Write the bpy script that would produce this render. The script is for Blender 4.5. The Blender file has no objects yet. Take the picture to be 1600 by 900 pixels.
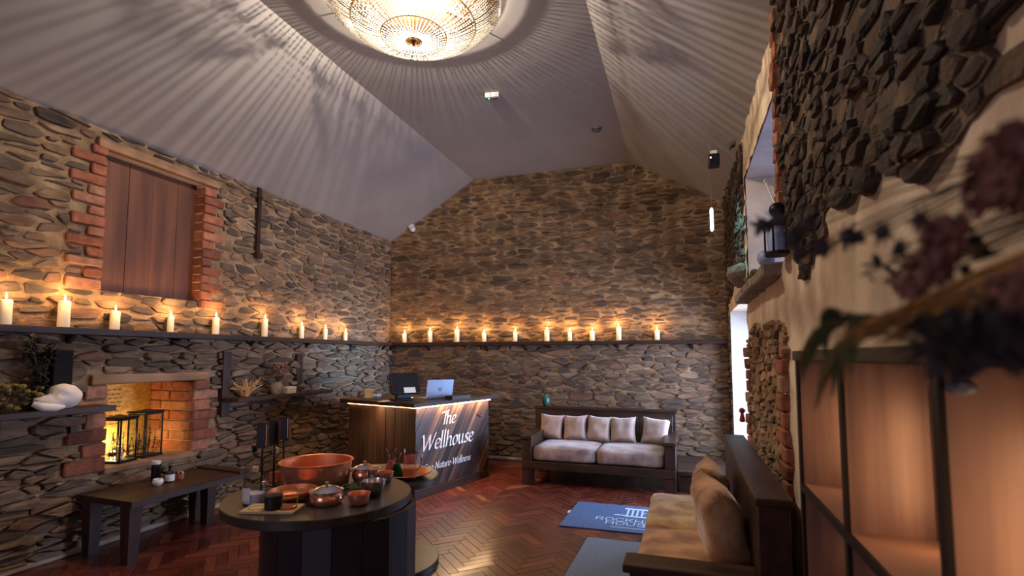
import bpy, bmesh, math, random
from mathutils import Vector, Matrix, noise
random.seed(7)
PI = math.pi
scene = bpy.context.scene
COL = scene.collection

# ------------------------------------------------------------------ camera
FOC, PCX, PCY, HOR, EYE = 812.0, 800.0, 495.0, 557.0, 1.55
PITCH = math.atan((HOR - PCY) / FOC)
YAW = math.atan((1068 - PCX) / math.hypot(FOC, HOR - PCY))
FWD = Vector((-math.sin(YAW) * math.cos(PITCH), math.cos(YAW) * math.cos(PITCH), math.sin(PITCH)))
RGT = Vector((math.cos(YAW), math.sin(YAW), 0))
UPV = RGT.cross(FWD)
EYEP = Vector((0, 0, EYE))
cam_d = bpy.data.cameras.new('camera')
cam = bpy.data.objects.new('camera', cam_d)
COL.objects.link(cam)
cam.location = EYEP
cam.rotation_euler = Matrix((RGT, UPV, -FWD)).transposed().to_euler()
cam_d.sensor_width = 36
cam_d.lens = FOC / 1600 * 36
cam_d.shift_y = (PCY - 450) / 1600
cam_d.clip_start = 0.02
cam_d.dof.use_dof = True
cam_d.dof.focus_distance = 4.6
cam_d.dof.aperture_fstop = 2.4
scene.camera = cam

# ------------------------------------------------------------------ world, view
world = bpy.data.worlds.new('world')
scene.world = world
world.use_nodes = True
bg = world.node_tree.nodes['Background']
bg.inputs[0].default_value = (0.62, 0.76, 1.0, 1)
bg.inputs[1].default_value = .7
scene.view_settings.view_transform = 'Standard'
scene.view_settings.look = 'None'
scene.view_settings.gamma = 1
scene.view_settings.use_curve_mapping = False
scene.view_settings.exposure = 0.18
scene.cycles.use_denoising = True
scene.cycles.max_bounces = 7
scene.cycles.transparent_max_bounces = 24
scene.cycles.caustics_reflective = False
scene.cycles.caustics_refractive = False
scene.cycles.sample_clamp_indirect = 4.0

def lin(c):
    return tuple(((v / 255) / 12.92 if v / 255 <= .04045 else ((v / 255 + .055) / 1.055) ** 2.4) for v in c)

def lamp(name, kind, loc, energy, col, size=.02, size_y=None, aim=None, parent=None, spread=None):
    d = bpy.data.lights.new(name, kind)
    d.energy = energy
    d.color = col
    if kind == 'AREA':
        d.size = size
        if size_y:
            d.shape = 'RECTANGLE'; d.size_y = size_y
        if spread: d.spread = spread
    else:
        d.shadow_soft_size = size
    o = bpy.data.objects.new(name, d)
    COL.objects.link(o)
    o.location = loc
    if aim is not None:
        o.rotation_euler = Vector(aim).to_track_quat('-Z', 'Y').to_euler()
    if parent: o.parent = parent
    return o

# daylight that enters by the two openings of the right wall, and by the window wall behind the camera
lamp('daylight_doorway', 'AREA', (1.19, 6.4, 1.15), 105, (.54, .66, 1.0), 1.7, 1.7, (-1, -.1, -.08), spread=2.4)
lamp('daylight_beam', 'AREA', (1.18, 6.45, 1.2), 10, (.25, .55, 1.0), 1.5, 1.2, (-1, .02, .01), spread=.42)
lamp('daylight_window', 'AREA', (1.18, 4.35, 2.3), 8, (.16, .32, 1.0), 1.6, .3, (-.5, 0, 1))
lamp('daylight_entrance', 'AREA', (-2.4, -2.5, 1.7), 24, (.72, .70, 1.0), 2.0, 1.7, (-.05, 1, -.12))

# ------------------------------------------------------------------ pixel helpers (1600 x 900 frame to room)
def ray(x, y):
    return FWD + RGT * ((x - PCX) / FOC) - UPV * ((y - PCY) / FOC)
def onX(x, y, X):
    d = ray(x, y); return EYEP + d * (X / d.x)
def onY(x, y, Y):
    d = ray(x, y); return EYEP + d * (Y / d.y)
def onZ(x, y, Z):
    d = ray(x, y); return EYEP + d * ((Z - EYE) / d.z)
def onP(x, y, p, n):
    d = ray(x, y); return EYEP + d * ((Vector(p) - EYEP).dot(n) / d.dot(n))
def proj(P):
    v = Vector(P) - EYEP; z = v.dot(FWD)
    if z < .05: return None
    return PCX + FOC * v.dot(RGT) / z, PCY - FOC * v.dot(UPV) / z

# ------------------------------------------------------------------ materials
def nodes_of(name):
    m = bpy.data.materials.new(name); m.use_nodes = True
    nt = m.node_tree
    return m, nt, nt.nodes['Principled BSDF']

def mat(name, col, rough=.5, metal=0., col2=None, nscale=(6, 6, 6), detail=4, lo=.35, hi=.65, bump=0., bscale=None, bdist=.01, emit=None, estr=0, coat=0, rvar=0, spec=None, sheen=0, tone=None):
    m, nt, b = nodes_of(name)
    N, L = nt.nodes, nt.links
    c1 = (*lin(col), 1)
    b.inputs['Base Color'].default_value = c1
    b.inputs['Roughness'].default_value = rough
    b.inputs['Metallic'].default_value = metal
    if spec is not None: b.inputs['Specular IOR Level'].default_value = spec
    if coat:
        b.inputs['Coat Weight'].default_value = coat; b.inputs['Coat Roughness'].default_value = .12
    if sheen:
        b.inputs['Sheen Weight'].default_value = sheen; b.inputs['Sheen Roughness'].default_value = .4
    if emit:
        b.inputs['Emission Color'].default_value = (*lin(emit), 1); b.inputs['Emission Strength'].default_value = estr
    tc = None
    def coords(sc):
        nonlocal tc
        if tc is None: tc = N.new('ShaderNodeTexCoord')
        mp = N.new('ShaderNodeMapping'); mp.inputs['Scale'].default_value = sc
        L.new(tc.outputs['Object'], mp.inputs['Vector'])
        return mp.outputs['Vector']
    colout = None
    if col2 is not None:
        t = N.new('ShaderNodeTexNoise'); t.inputs['Scale'].default_value = 1; t.inputs['Detail'].default_value = detail
        L.new(coords(nscale), t.inputs['Vector'])
        r = N.new('ShaderNodeValToRGB')
        r.color_ramp.elements[0].position = lo; r.color_ramp.elements[1].position = hi
        r.color_ramp.elements[0].color = c1; r.color_ramp.elements[1].color = (*lin(col2), 1)
        L.new(t.outputs['Fac'], r.inputs['Fac'])
        colout = r.outputs['Color']
        if rvar:
            mr = N.new('ShaderNodeMapRange')
            mr.inputs['To Min'].default_value = rough - rvar; mr.inputs['To Max'].default_value = rough + rvar
            L.new(t.outputs['Fac'], mr.inputs['Value']); L.new(mr.outputs['Result'], b.inputs['Roughness'])
    if tone:
        at = N.new('ShaderNodeAttribute'); at.attribute_name = 'tone'
        r = N.new('ShaderNodeValToRGB'); cr = r.color_ramp
        cr.interpolation = 'LINEAR'
        while len(cr.elements) < len(tone): cr.elements.new(.5)
        for i, (p, cc) in enumerate(tone):
            cr.elements[i].position = p; cr.elements[i].color = (*lin(cc), 1)
        L.new(at.outputs['Fac'], r.inputs['Fac'])
        if colout is None: colout = r.outputs['Color']
        else:
            mx = N.new('ShaderNodeMix'); mx.data_type = 'RGBA'; mx.blend_type = 'MULTIPLY'; mx.inputs[0].default_value = 1
            L.new(r.outputs['Color'], mx.inputs[6]); L.new(colout, mx.inputs[7]); colout = mx.outputs[2]
    if colout is not None: L.new(colout, b.inputs['Base Color'])
    if bump:
        t = N.new('ShaderNodeTexNoise'); t.inputs['Scale'].default_value = 1; t.inputs['Detail'].default_value = 5; t.inputs['Roughness'].default_value = .62
        L.new(coords(bscale or nscale), t.inputs['Vector'])
        bp = N.new('ShaderNodeBump'); bp.inputs['Strength'].default_value = bump; bp.inputs['Distance'].default_value = bdist
        L.new(t.outputs['Fac'], bp.inputs['Height']); L.new(bp.outputs['Normal'], b.inputs['Normal'])
    return m

def glass(name, tint=(246, 248, 248), dens=.16, rough=.06, milk=0):
    m, nt, b = nodes_of(name)
    N, L = nt.nodes, nt.links
    out = N['Material Output']; N.remove(b)
    tr = N.new('ShaderNodeBsdfTransparent'); tr.inputs[0].default_value = (*lin(tint), 1)
    gl = N.new('ShaderNodeBsdfGlossy'); gl.inputs['Roughness'].default_value = rough
    fr = N.new('ShaderNodeLayerWeight'); fr.inputs['Blend'].default_value = dens
    mx = N.new('ShaderNodeMixShader')
    mu = N.new('ShaderNodeMath'); mu.operation = 'MULTIPLY'; mu.inputs[1].default_value = .4
    L.new(fr.outputs['Fresnel'], mu.inputs[0]); L.new(mu.outputs[0], mx.inputs[0]); L.new(tr.outputs[0], mx.inputs[1]); L.new(gl.outputs[0], mx.inputs[2])
    res = mx.outputs[0]
    if milk:
        df = N.new('ShaderNodeBsdfDiffuse'); df.inputs[0].default_value = (*lin(tint), 1)
        tl = N.new('ShaderNodeBsdfTranslucent'); tl.inputs[0].default_value = (*lin(tint), 1)
        m1 = N.new('ShaderNodeMixShader'); m2 = N.new('ShaderNodeMixShader'); m2.inputs[0].default_value = milk
        L.new(df.outputs[0], m1.inputs[1]); L.new(tl.outputs[0], m1.inputs[2])
        L.new(res, m2.inputs[1]); L.new(m1.outputs[0], m2.inputs[2]); res = m2.outputs[0]
    L.new(res, out.inputs['Surface'])
    return m

def crystal(name):
    m, nt, b = nodes_of(name)
    N, L = nt.nodes, nt.links
    out = N['Material Output']; N.remove(b)
    tr = N.new('ShaderNodeBsdfTransparent'); tr.inputs[0].default_value = (.86, .83, .78, 1)
    tl = N.new('ShaderNodeBsdfTranslucent'); tl.inputs[0].default_value = (.46, .45, .43, 1)
    gl = N.new('ShaderNodeBsdfGlossy'); gl.inputs['Roughness'].default_value = .15
    m1 = N.new('ShaderNodeMixShader'); m1.inputs[0].default_value = .5
    m2 = N.new('ShaderNodeMixShader'); m2.inputs[0].default_value = .12
    L.new(tr.outputs[0], m1.inputs[1]); L.new(tl.outputs[0], m1.inputs[2])
    L.new(m1.outputs[0], m2.inputs[1]); L.new(gl.outputs[0], m2.inputs[2])
    L.new(m2.outputs[0], out.inputs['Surface'])
    return m

STONE = [(0, (86, 72, 64)), (.22, (112, 94, 80)), (.45, (130, 108, 88)), (.65, (142, 114, 90)), (.8, (142, 104, 82)), (.9, (166, 142, 118)), (1, (128, 84, 66))]
M = {}
M['stone'] = mat('stone', (190, 185, 180), .82, col2=(255, 250, 240), nscale=(9, 9, 26), lo=.3, hi=.7, bump=.9, bscale=(16, 16, 70), bdist=.012, tone=STONE)
M['stone_dark'] = mat('dark_slate', (190, 178, 168), .9, col2=(250, 240, 230), nscale=(9, 9, 26), lo=.3, hi=.7, bump=1., bscale=(20, 20, 60), bdist=.015, tone=[(0, (50, 42, 38)), (.4, (78, 64, 54)), (.75, (98, 80, 64)), (1, (92, 60, 46))])  # darker stone tones for the right wall's bare rubble, pier excepted
M['stone_pale'] = mat('pale_rubble', (200, 192, 182), .88, col2=(255, 248, 236), nscale=(9, 9, 26), lo=.3, hi=.7, bump=.9, bscale=(20, 20, 60), bdist=.012, tone=[(0, (112, 90, 68)), (.4, (160, 130, 98)), (.75, (190, 158, 120)), (1, (150, 104, 80))])
M['mortar'] = mat('mortar', (134, 104, 76), .95, col2=(178, 146, 110), nscale=(7, 7, 9), bump=1., bscale=(38, 38, 38), bdist=.02)
M['earth'] = mat('earth_mortar', (84, 68, 54), .95, col2=(120, 96, 74), nscale=(9, 9, 9), bump=1., bscale=(40, 40, 40), bdist=.02)
M['plaster'] = mat('lime_plaster', (196, 170, 140), .92, col2=(222, 200, 172), nscale=(2.2, 2.2, 2.2), bump=.5, bscale=(9, 9, 6), bdist=.03)
M['white_plaster'] = mat('white_plaster', (222, 218, 210), .9, bump=.3, bscale=(8, 8, 8), bdist=.02)
M['brick'] = mat('brick', (205, 200, 196), .88, col2=(255, 245, 235), nscale=(18, 18, 18), bump=.8, bscale=(45, 45, 45), bdist=.008, tone=[(0, (122, 72, 54)), (.4, (156, 94, 70)), (.75, (174, 110, 84)), (1, (184, 138, 112))])
M['ceil'] = mat('ceiling_paint', (146, 140, 139), .85, col2=(154, 148, 146), nscale=(1.2, 1.2, 1.2), bump=.08, bscale=(60, 60, 60), bdist=.002)
M['walnut'] = mat('dark_stained_wood', (40, 27, 22), .46, col2=(74, 50, 38), nscale=(14, 1.6, 14), lo=.3, hi=.75, bump=.25, bscale=(60, 4, 60), bdist=.003, spec=.25)
M['walnutx'] = mat('dark_stained_wood_x', (40, 27, 22), .46, col2=(74, 50, 38), nscale=(1.6, 14, 14), lo=.3, hi=.75, bump=.25, bscale=(4, 60, 60), bdist=.003, spec=.25)
M['walnutz'] = mat('dark_stained_wood_z', (42, 28, 23), .48, col2=(72, 48, 37), nscale=(16, 16, 1.5), lo=.3, hi=.75, bump=.25, bscale=(60, 60, 4), bdist=.003, spec=.25)
M['shutter'] = mat('shutter_wood', (82, 46, 29), .62, col2=(114, 67, 42), nscale=(12, 12, 1.3), lo=.3, hi=.7, bump=.4, bscale=(50, 50, 3), bdist=.004)
M['plank'] = mat('charred_plank', (150, 140, 138), .4, col2=(255, 240, 230), nscale=(26, 1.4, 26), lo=.38, hi=.72, bump=.4, bscale=(70, 4, 70), bdist=.003, tone=[(0, (40, 30, 27)), (.5, (66, 48, 41)), (.85, (92, 68, 56)), (1, (128, 98, 80))])
M['parquet'] = mat('parquet', (195, 180, 175), .36, col2=(255, 250, 245), nscale=(30, 2.5, 30), lo=.3, hi=.7, bump=.2, bscale=(80, 5, 80), bdist=.002, rvar=.1, coat=.25, tone=[(0, (78, 33, 27)), (.35, (100, 44, 36)), (.7, (114, 53, 40)), (.94, (136, 70, 52)), (1, (205, 160, 128))])
M['subfloor'] = mat('floor_joint', (30, 16, 14), .6)
M['tabletop'] = mat('dark_oak_veneer', (46, 40, 36), .38, col2=(62, 54, 48), nscale=(3, 24, 6), bump=.1, bscale=(6, 60, 10), bdist=.002)
M['drum'] = mat('table_drum', (34, 30, 38), .38, col2=(46, 40, 48), nscale=(14, 14, 1.5))
M['copper'] = mat('copper', (240, 158, 122), .2, .75, col2=(248, 178, 140), nscale=(30, 30, 30), bump=.25, bscale=(70, 70, 70), bdist=.002)
M['copper_in'] = mat('hammered_copper', (248, 156, 108), .28, .65, bump=.8, bscale=(90, 90, 90), bdist=.004)
M['steel'] = mat('steel', (205, 203, 206), .18, 1.)
M['dark_metal'] = mat('black_metal', (22, 20, 22), .45, .6)
M['iron'] = mat('old_iron', (38, 26, 22), .7, .4, col2=(60, 38, 30), nscale=(20, 20, 8), bump=.4)
M['suede'] = mat('suede_tan', (146, 100, 64), .85, col2=(216, 166, 116), nscale=(6, 6, 6), detail=8, lo=.36, hi=.64, bump=.35, bscale=(9, 9, 9), bdist=.012, sheen=.5)
M['suede_grey'] = mat('suede_mauve', (118, 98, 98), .82, col2=(182, 158, 152), nscale=(6, 6, 6), detail=8, lo=.34, hi=.66, bump=.3, bscale=(11, 11, 11), bdist=.01, sheen=.5)
M['cushion'] = mat('suede_pale', (150, 124, 114), .82, col2=(188, 160, 148), nscale=(7, 7, 7), lo=.3, hi=.7, bump=.3, bscale=(18, 18, 18), bdist=.008, sheen=.5)
M['wax'] = mat('candle_wax', (236, 224, 196), .45, emit=(255, 190, 105), estr=.10)
M['flame'] = mat('flame', (255, 200, 110), .5, emit=(255, 205, 120), estr=26)
M['wick'] = mat('wick', (20, 16, 14), .8)
M['matblue'] = mat('mat_blue', (62, 86, 128), .8, col2=(74, 98, 142), nscale=(40, 40, 40), bump=.3, bscale=(200, 200, 200), bdist=.003)
M['matgrey'] = mat('mat_grey', (104, 110, 128), .8, col2=(116, 122, 140), nscale=(60, 60, 60), bump=.3, bscale=(200, 200, 200), bdist=.003)
M['matprint'] = mat('mat_print', (190, 205, 232), .8)
M['white_paint'] = mat('white_sign_paint', (236, 234, 232), .5)
M['cab'] = mat('cabinet_wood', (116, 82, 70), .5, col2=(148, 108, 90), nscale=(26, 26, 1.6), lo=.3, hi=.7, bump=.15, bscale=(90, 90, 5), bdist=.002)
M['cabx'] = mat('cabinet_wood_grain_across', (122, 84, 70), .5, col2=(156, 112, 92), nscale=(2, 2, 22), lo=.3, hi=.7, bump=.15, bscale=(6, 6, 90), bdist=.002)
M['cabedge'] = mat('cabinet_edge', (32, 22, 21), .55, spec=.2)
M['glass'] = glass('clear_glass')
M['pane'] = glass('window_pane', (245, 250, 255), .12, .02)
M['greenglass'] = glass('green_glass', (70, 140, 96), .15, milk=.45)
M['redglass'] = glass('rose_glass', (240, 170, 160), .15, milk=.5)
M['amber'] = glass('amber_liquid', (240, 176, 140), .15, milk=.5)
M['crystal'] = crystal('crystal')
M['brass'] = mat('brass', (190, 150, 90), .3, 1.)
M['plate'] = mat('bronze_plate', (120, 92, 64), .55, .7)
M['bulb'] = mat('bulb', (255, 240, 215), .4, emit=(255, 236, 205), estr=60)
M['white_plastic'] = mat('white_plastic', (225, 222, 218), .4)
M['black_plastic'] = mat('black_plastic', (20, 19, 23), .42, spec=.35)
M['dark_vase'] = mat('dark_glazed_clay', (26, 23, 24), .7, spec=.12)
M['grey_plastic'] = mat('grey_plastic', (92, 92, 98), .5)
M['silver'] = mat('silver_lid', (176, 184, 206), .35, .35)
M['paper'] = mat('paper', (225, 218, 205), .8)
M['cream'] = mat('cream_card', (214, 186, 148), .7)
M['green_led'] = mat('green_led', (60, 220, 140), .4, emit=(60, 230, 150), estr=3)
M['white_led'] = mat('white_led', (255, 255, 255), .4, emit=(235, 235, 255), estr=4)
M['strip'] = mat('led_strip', (255, 220, 170), .4, emit=(255, 196, 130), estr=14)
M['board'] = mat('pale_board', (206, 172, 118), .55, col2=(222, 192, 142), nscale=(4, 30, 6))
M['parchment'] = mat('parchment', (214, 176, 100), .75, col2=(176, 138, 72), nscale=(14, 14, 26), bump=.3, bscale=(40, 40, 90), bdist=.003)
M['ink'] = mat('faded_ink', (120, 88, 44), .8)
M['towel'] = mat('white_cotton', (226, 216, 210), .92, bump=.5, bscale=(60, 60, 60), bdist=.004)
M['leafdark'] = mat('dark_leaf', (30, 34, 26), .7, col2=(52, 52, 36), nscale=(20, 20, 20))
M['sprig'] = mat('green_sprig', (52, 66, 34), .7, col2=(84, 92, 50), nscale=(30, 30, 30))
M['thistle'] = mat('thistle_blue', (44, 37, 38), .8, col2=(72, 60, 60), nscale=(40, 40, 40))
M['petal'] = mat('dried_petal', (112, 66, 58), .85, col2=(160, 108, 92), nscale=(30, 30, 30))
M['straw'] = mat('dried_grass', (196, 148, 84), .8, col2=(220, 180, 116), nscale=(40, 40, 40))
M['stem'] = mat('dried_stem', (74, 62, 46), .8)
M['ochre'] = mat('dried_ochre', (130, 104, 48), .8, col2=(88, 84, 46), nscale=(30, 30, 30))
M['tape'] = mat('teal_bottle', (40, 80, 70), .3)
M['red'] = mat('red_cord', (150, 26, 36), .6)
M['slate'] = mat('slate_slab', (112, 100, 88), .85, col2=(150, 132, 112), nscale=(10, 10, 10), bump=.8, bscale=(30, 30, 30), bdist=.015)
M['lintel'] = mat('worn_lintel', (132, 98, 72), .85, col2=(166, 128, 96), nscale=(8, 2, 14), bump=.6, bscale=(30, 8, 40), bdist=.01)
M['ball'] = mat('pale_blue_ball', (150, 160, 200), .4)
M['bluebox'] = mat('blue_carton', (96, 120, 140), .6)
M['darkliquid'] = mat('dark_herbs', (26, 24, 20), .5)
M['lavender'] = mat('lavender_salt', (196, 186, 214), .6)
M['label'] = mat('white_label', (230, 226, 224), .6)
M['concrete'] = mat('skim_fillet', (176, 158, 140), .9, col2=(150, 132, 116), nscale=(8, 8, 8), bump=.4)

# ------------------------------------------------------------------ mesh helpers
class MB:
    def __init__(s): s.v = []; s.f = []; s.tone = []
    def add(s, vs, fs, mx=None, tone=0.):
        o = len(s.v)
        s.v += [tuple(mx @ Vector(p)) for p in vs] if mx else [tuple(p) for p in vs]
        s.f += [tuple(o + i for i in f) for f in fs]
        s.tone += [tone] * len(fs)
        return s
    def bm(s, b, mx=None, tone=0.):
        b.verts.ensure_lookup_table()
        for i, v in enumerate(b.verts): v.index = i
        s.add([v.co.copy() for v in b.verts], [[v.index for v in f.verts] for f in b.faces], mx, tone)
        b.free(); return s
    def box(s, lo, hi, bev=0., seg=2, mx=None, tone=0.):
        x0, y0, z0 = lo; x1, y1, z1 = hi
        if not bev:
            return s.add([(x0, y0, z0), (x1, y0, z0), (x1, y1, z0), (x0, y1, z0), (x0, y0, z1), (x1, y0, z1), (x1, y1, z1), (x0, y1, z1)],
                         [(3, 2, 1, 0), (4, 5, 6, 7), (0, 1, 5, 4), (1, 2, 6, 5), (2, 3, 7, 6), (3, 0, 4, 7)], mx, tone)
        b = bmesh.new(); bmesh.ops.create_cube(b, size=1)
        for v in b.verts:
            v.co = Vector(((x0 + x1) / 2 + v.co.x * (x1 - x0), (y0 + y1) / 2 + v.co.y * (y1 - y0), (z0 + z1) / 2 + v.co.z * (z1 - z0)))
        bmesh.ops.bevel(b, geom=list(b.edges), offset=bev, segments=seg, affect='EDGES', profile=.5)
        return s.bm(b, mx, tone)
    def lathe(s, prof, seg=28, mx=None, tone=0., sx=1., sy=1.):
        vs, fs, rows = [], [], []
        for r, z in prof:
            if r < 1e-5:
                rows.append([len(vs)]); vs.append((0, 0, z))
            else:
                rows.append(list(range(len(vs), len(vs) + seg)))
                vs += [(r * sx * math.cos(2 * PI * i / seg), r * sy * math.sin(2 * PI * i / seg), z) for i in range(seg)]
        for a, b in zip(rows, rows[1:]):
            for i in range(seg):
                j = (i + 1) % seg
                if len(a) == 1 and len(b) == 1: continue
                if len(a) == 1: fs.append((a[0], b[j], b[i]))
                elif len(b) == 1: fs.append((a[i], a[j], b[0]))
                else: fs.append((a[i], a[j], b[j], b[i]))
        return s.add(vs, fs, mx, tone)
    def tube(s, pts, r, seg=7, mx=None, tone=0., closed=False):
        pts = [Vector(p) for p in pts]; n = len(pts)
        rs = r if isinstance(r, (list, tuple)) else [r] * n
        vs, fs = [], []
        for i, p in enumerate(pts):
            if closed: t = pts[(i + 1) % n] - pts[i - 1]
            else: t = pts[min(i + 1, n - 1)] - pts[max(i - 1, 0)]
            t.normalize()
            a = t.cross(Vector((0, 0, 1)) if abs(t.z) < .9 else Vector((1, 0, 0))).normalized()
            b = t.cross(a)
            vs += [p + (a * math.cos(2 * PI * k / seg) + b * math.sin(2 * PI * k / seg)) * rs[i] for k in range(seg)]
        for i in range(n if closed else n - 1):
            for k in range(seg):
                l = (k + 1) % seg; q = (i + 1) % n
                fs.append((i * seg + k, i * seg + l, q * seg + l, q * seg + k))
        if not closed:
            fs.append(tuple(range(seg - 1, -1, -1))); fs.append(tuple((n - 1) * seg + k for k in range(seg)))
        return s.add(vs, fs, mx, tone)
    def ball(s, c, r, seg=10, rings=6, sc=(1, 1, 1), mx=None, tone=0.):
        prof = [(math.sin(PI * i / rings) * r, -math.cos(PI * i / rings) * r) for i in range(rings + 1)]
        q = Matrix.Translation(c) @ Matrix.Diagonal((*sc, 1))
        return s.lathe(prof, seg, (mx @ q) if mx else q, tone)
    def prism(s, poly, z0, z1, mx=None, tone=0.):
        n = len(poly)
        vs = [(x, y, z0) for x, y in poly] + [(x, y, z1) for x, y in poly]
        fs = [tuple(range(n - 1, -1, -1)), tuple(range(n, 2 * n))] + [(i, (i + 1) % n, n + (i + 1) % n, n + i) for i in range(n)]
        return s.add(vs, fs, mx, tone)
    def leaf(s, base, tip, w, bend=(0, 0, 0), n=5, mx=None, tone=0.):
        base, tip, bend = Vector(base), Vector(tip), Vector(bend)
        d = tip - base; side = d.cross(Vector((.3, .2, 1))).normalized() * w; nrm = side.cross(d).normalized() * w * .25
        vs, fs = [], []
        for i in range(n + 1):
            t = i / n; c = base + d * t + bend * (4 * t * (1 - t)); k = math.sin(PI * min(.98, t * .9 + .08)) ** .8
            vs += [c - side * k + nrm * k, c - nrm * k * .3, c + side * k + nrm * k]
        for i in range(n):
            a = i * 3; fs += [(a, a + 1, a + 4, a + 3), (a + 1, a + 2, a + 5, a + 4)]
        return s.add(vs, fs, mx, tone)
    def mesh(s, name):
        me = bpy.data.meshes.new(name); me.from_pydata(s.v, [], s.f)
        if any(s.tone):
            a = me.attributes.new('tone', 'FLOAT', 'FACE'); a.data.foreach_set('value', s.tone)
        return me
    def build(s, name, m, parent=None, smooth=False, loc=None, rot=None):
        me = s.mesh(name); me.materials.append(M[m] if isinstance(m, str) else m)
        if smooth:
            me.polygons.foreach_set('use_smooth', [True] * len(me.polygons))
            if smooth == 'auto': me.set_sharp_from_angle(angle=math.radians(38))
        me.update()
        o = bpy.data.objects.new(name, me); COL.objects.link(o)
        if parent: o.parent = parent
        if loc: o.location = loc
        if rot: o.rotation_euler = rot
        return o

def tag(o, label=None, cat=None, group=None, kind=None):
    if label: o['label'] = label
    if cat: o['category'] = cat
    if group: o['group'] = group
    if kind: o['kind'] = kind
    return o
def thing(name, label, cat, loc=(0, 0, 0), rz=0, group=None):
    o = bpy.data.objects.new(name, None); COL.objects.link(o)
    o.empty_display_size = .05
    o.location = loc; o.rotation_euler = (0, 0, rz)
    return tag(o, label, cat, group)
def dup(root, loc, rz=None, label=None):
    def cp(o, par):
        c = o.copy(); COL.objects.link(c); c.parent = par
        for ch in o.children: cp(ch, c)
        return c
    r = cp(root, None); r.location = loc
    if rz is not None: r.rotation_euler = (0, 0, rz)
    if label: r['label'] = label
    return r
def T(x, y, z): return Matrix.Translation((x, y, z))
def R(a, ax): return Matrix.Rotation(a, 4, ax)

# ------------------------------------------------------------------ stone laying
def clip(poly, nx, ny, c):            # keep nx*x+ny*y <= c
    out = []
    n = len(poly)
    for i in range(n):
        p, q = poly[i], poly[(i + 1) % n]
        dp = nx * p[0] + ny * p[1] - c; dq = nx * q[0] + ny * q[1] - c
        if dp <= 0: out.append(p)
        if (dp < 0 < dq) or (dq < 0 < dp):
            t = dp / (dp - dq); out.append((p[0] + (q[0] - p[0]) * t, p[1] + (q[1] - p[1]) * t))
    return out
def area(poly):
    return sum(poly[i][0] * poly[(i + 1) % len(poly)][1] - poly[(i + 1) % len(poly)][0] * poly[i][1] for i in range(len(poly))) / 2

def lay(u0, u1, v0, v1, rowh, width, rnd, S=3.3, wob=.36):
    """irregular coursed rubble: anisotropic cells of jittered rows; returns [(polygon, (u,v))]"""
    pts = []; v = v0 - .1
    while v < v1 + .1:
        h = rowh(v) * rnd.choice((.5, .7, .9, 1.1, 1.35, 1.6)) * rnd.uniform(.9, 1.1); u = u0 - rnd.uniform(.1, .5)
        while u < u1 + .3:
            w = width(v) * rnd.choice((.3, .5, .7, .9, 1.1, 1.4, 1.8)) * rnd.uniform(.85, 1.15)
            und = .025 * noise.noise(Vector((u * 1.1, v * 1.3, 3.)))
            pts.append((u + w / 2, (v + h / 2 + rnd.uniform(-wob, wob) * h + und) * S, w))
            u += w
        v += h
    cell = .35; grid = {}
    for i, p in enumerate(pts): grid.setdefault((int(p[0] // cell), int(p[1] // cell)), []).append(i)
    out = []
    for i, (x, y, w) in enumerate(pts):
        if not (u0 - .15 < x < u1 + .15 and v0 - .1 < y / S < v1 + .1): continue
        poly = [(x - .6, y - .4), (x + .6, y - .4), (x + .6, y + .4), (x - .6, y + .4)]
        gx, gy = int(x // cell), int(y // cell); near = []
        for a in (-2, -1, 0, 1, 2):
            for b in (-2, -1, 0, 1, 2):
                near += grid.get((gx + a, gy + b), ())
        near = sorted(((pts[j][0] - x) ** 2 + (pts[j][1] - y) ** 2, j) for j in near if j != i)[:26]
        for d2, j in near:
            nx, ny = pts[j][0] - x, pts[j][1] - y
            k = (w / (w + pts[j][2])) * .5 + .25          # wider stones take more
            poly = clip(poly, nx, ny, nx * (x + nx * k) + ny * (y + ny * k))
            if not poly: break
        if len(poly) < 3: continue
        poly = [(px, py / S) for px, py in poly]
        out.append((poly, (x, y / S)))
    return out

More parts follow.
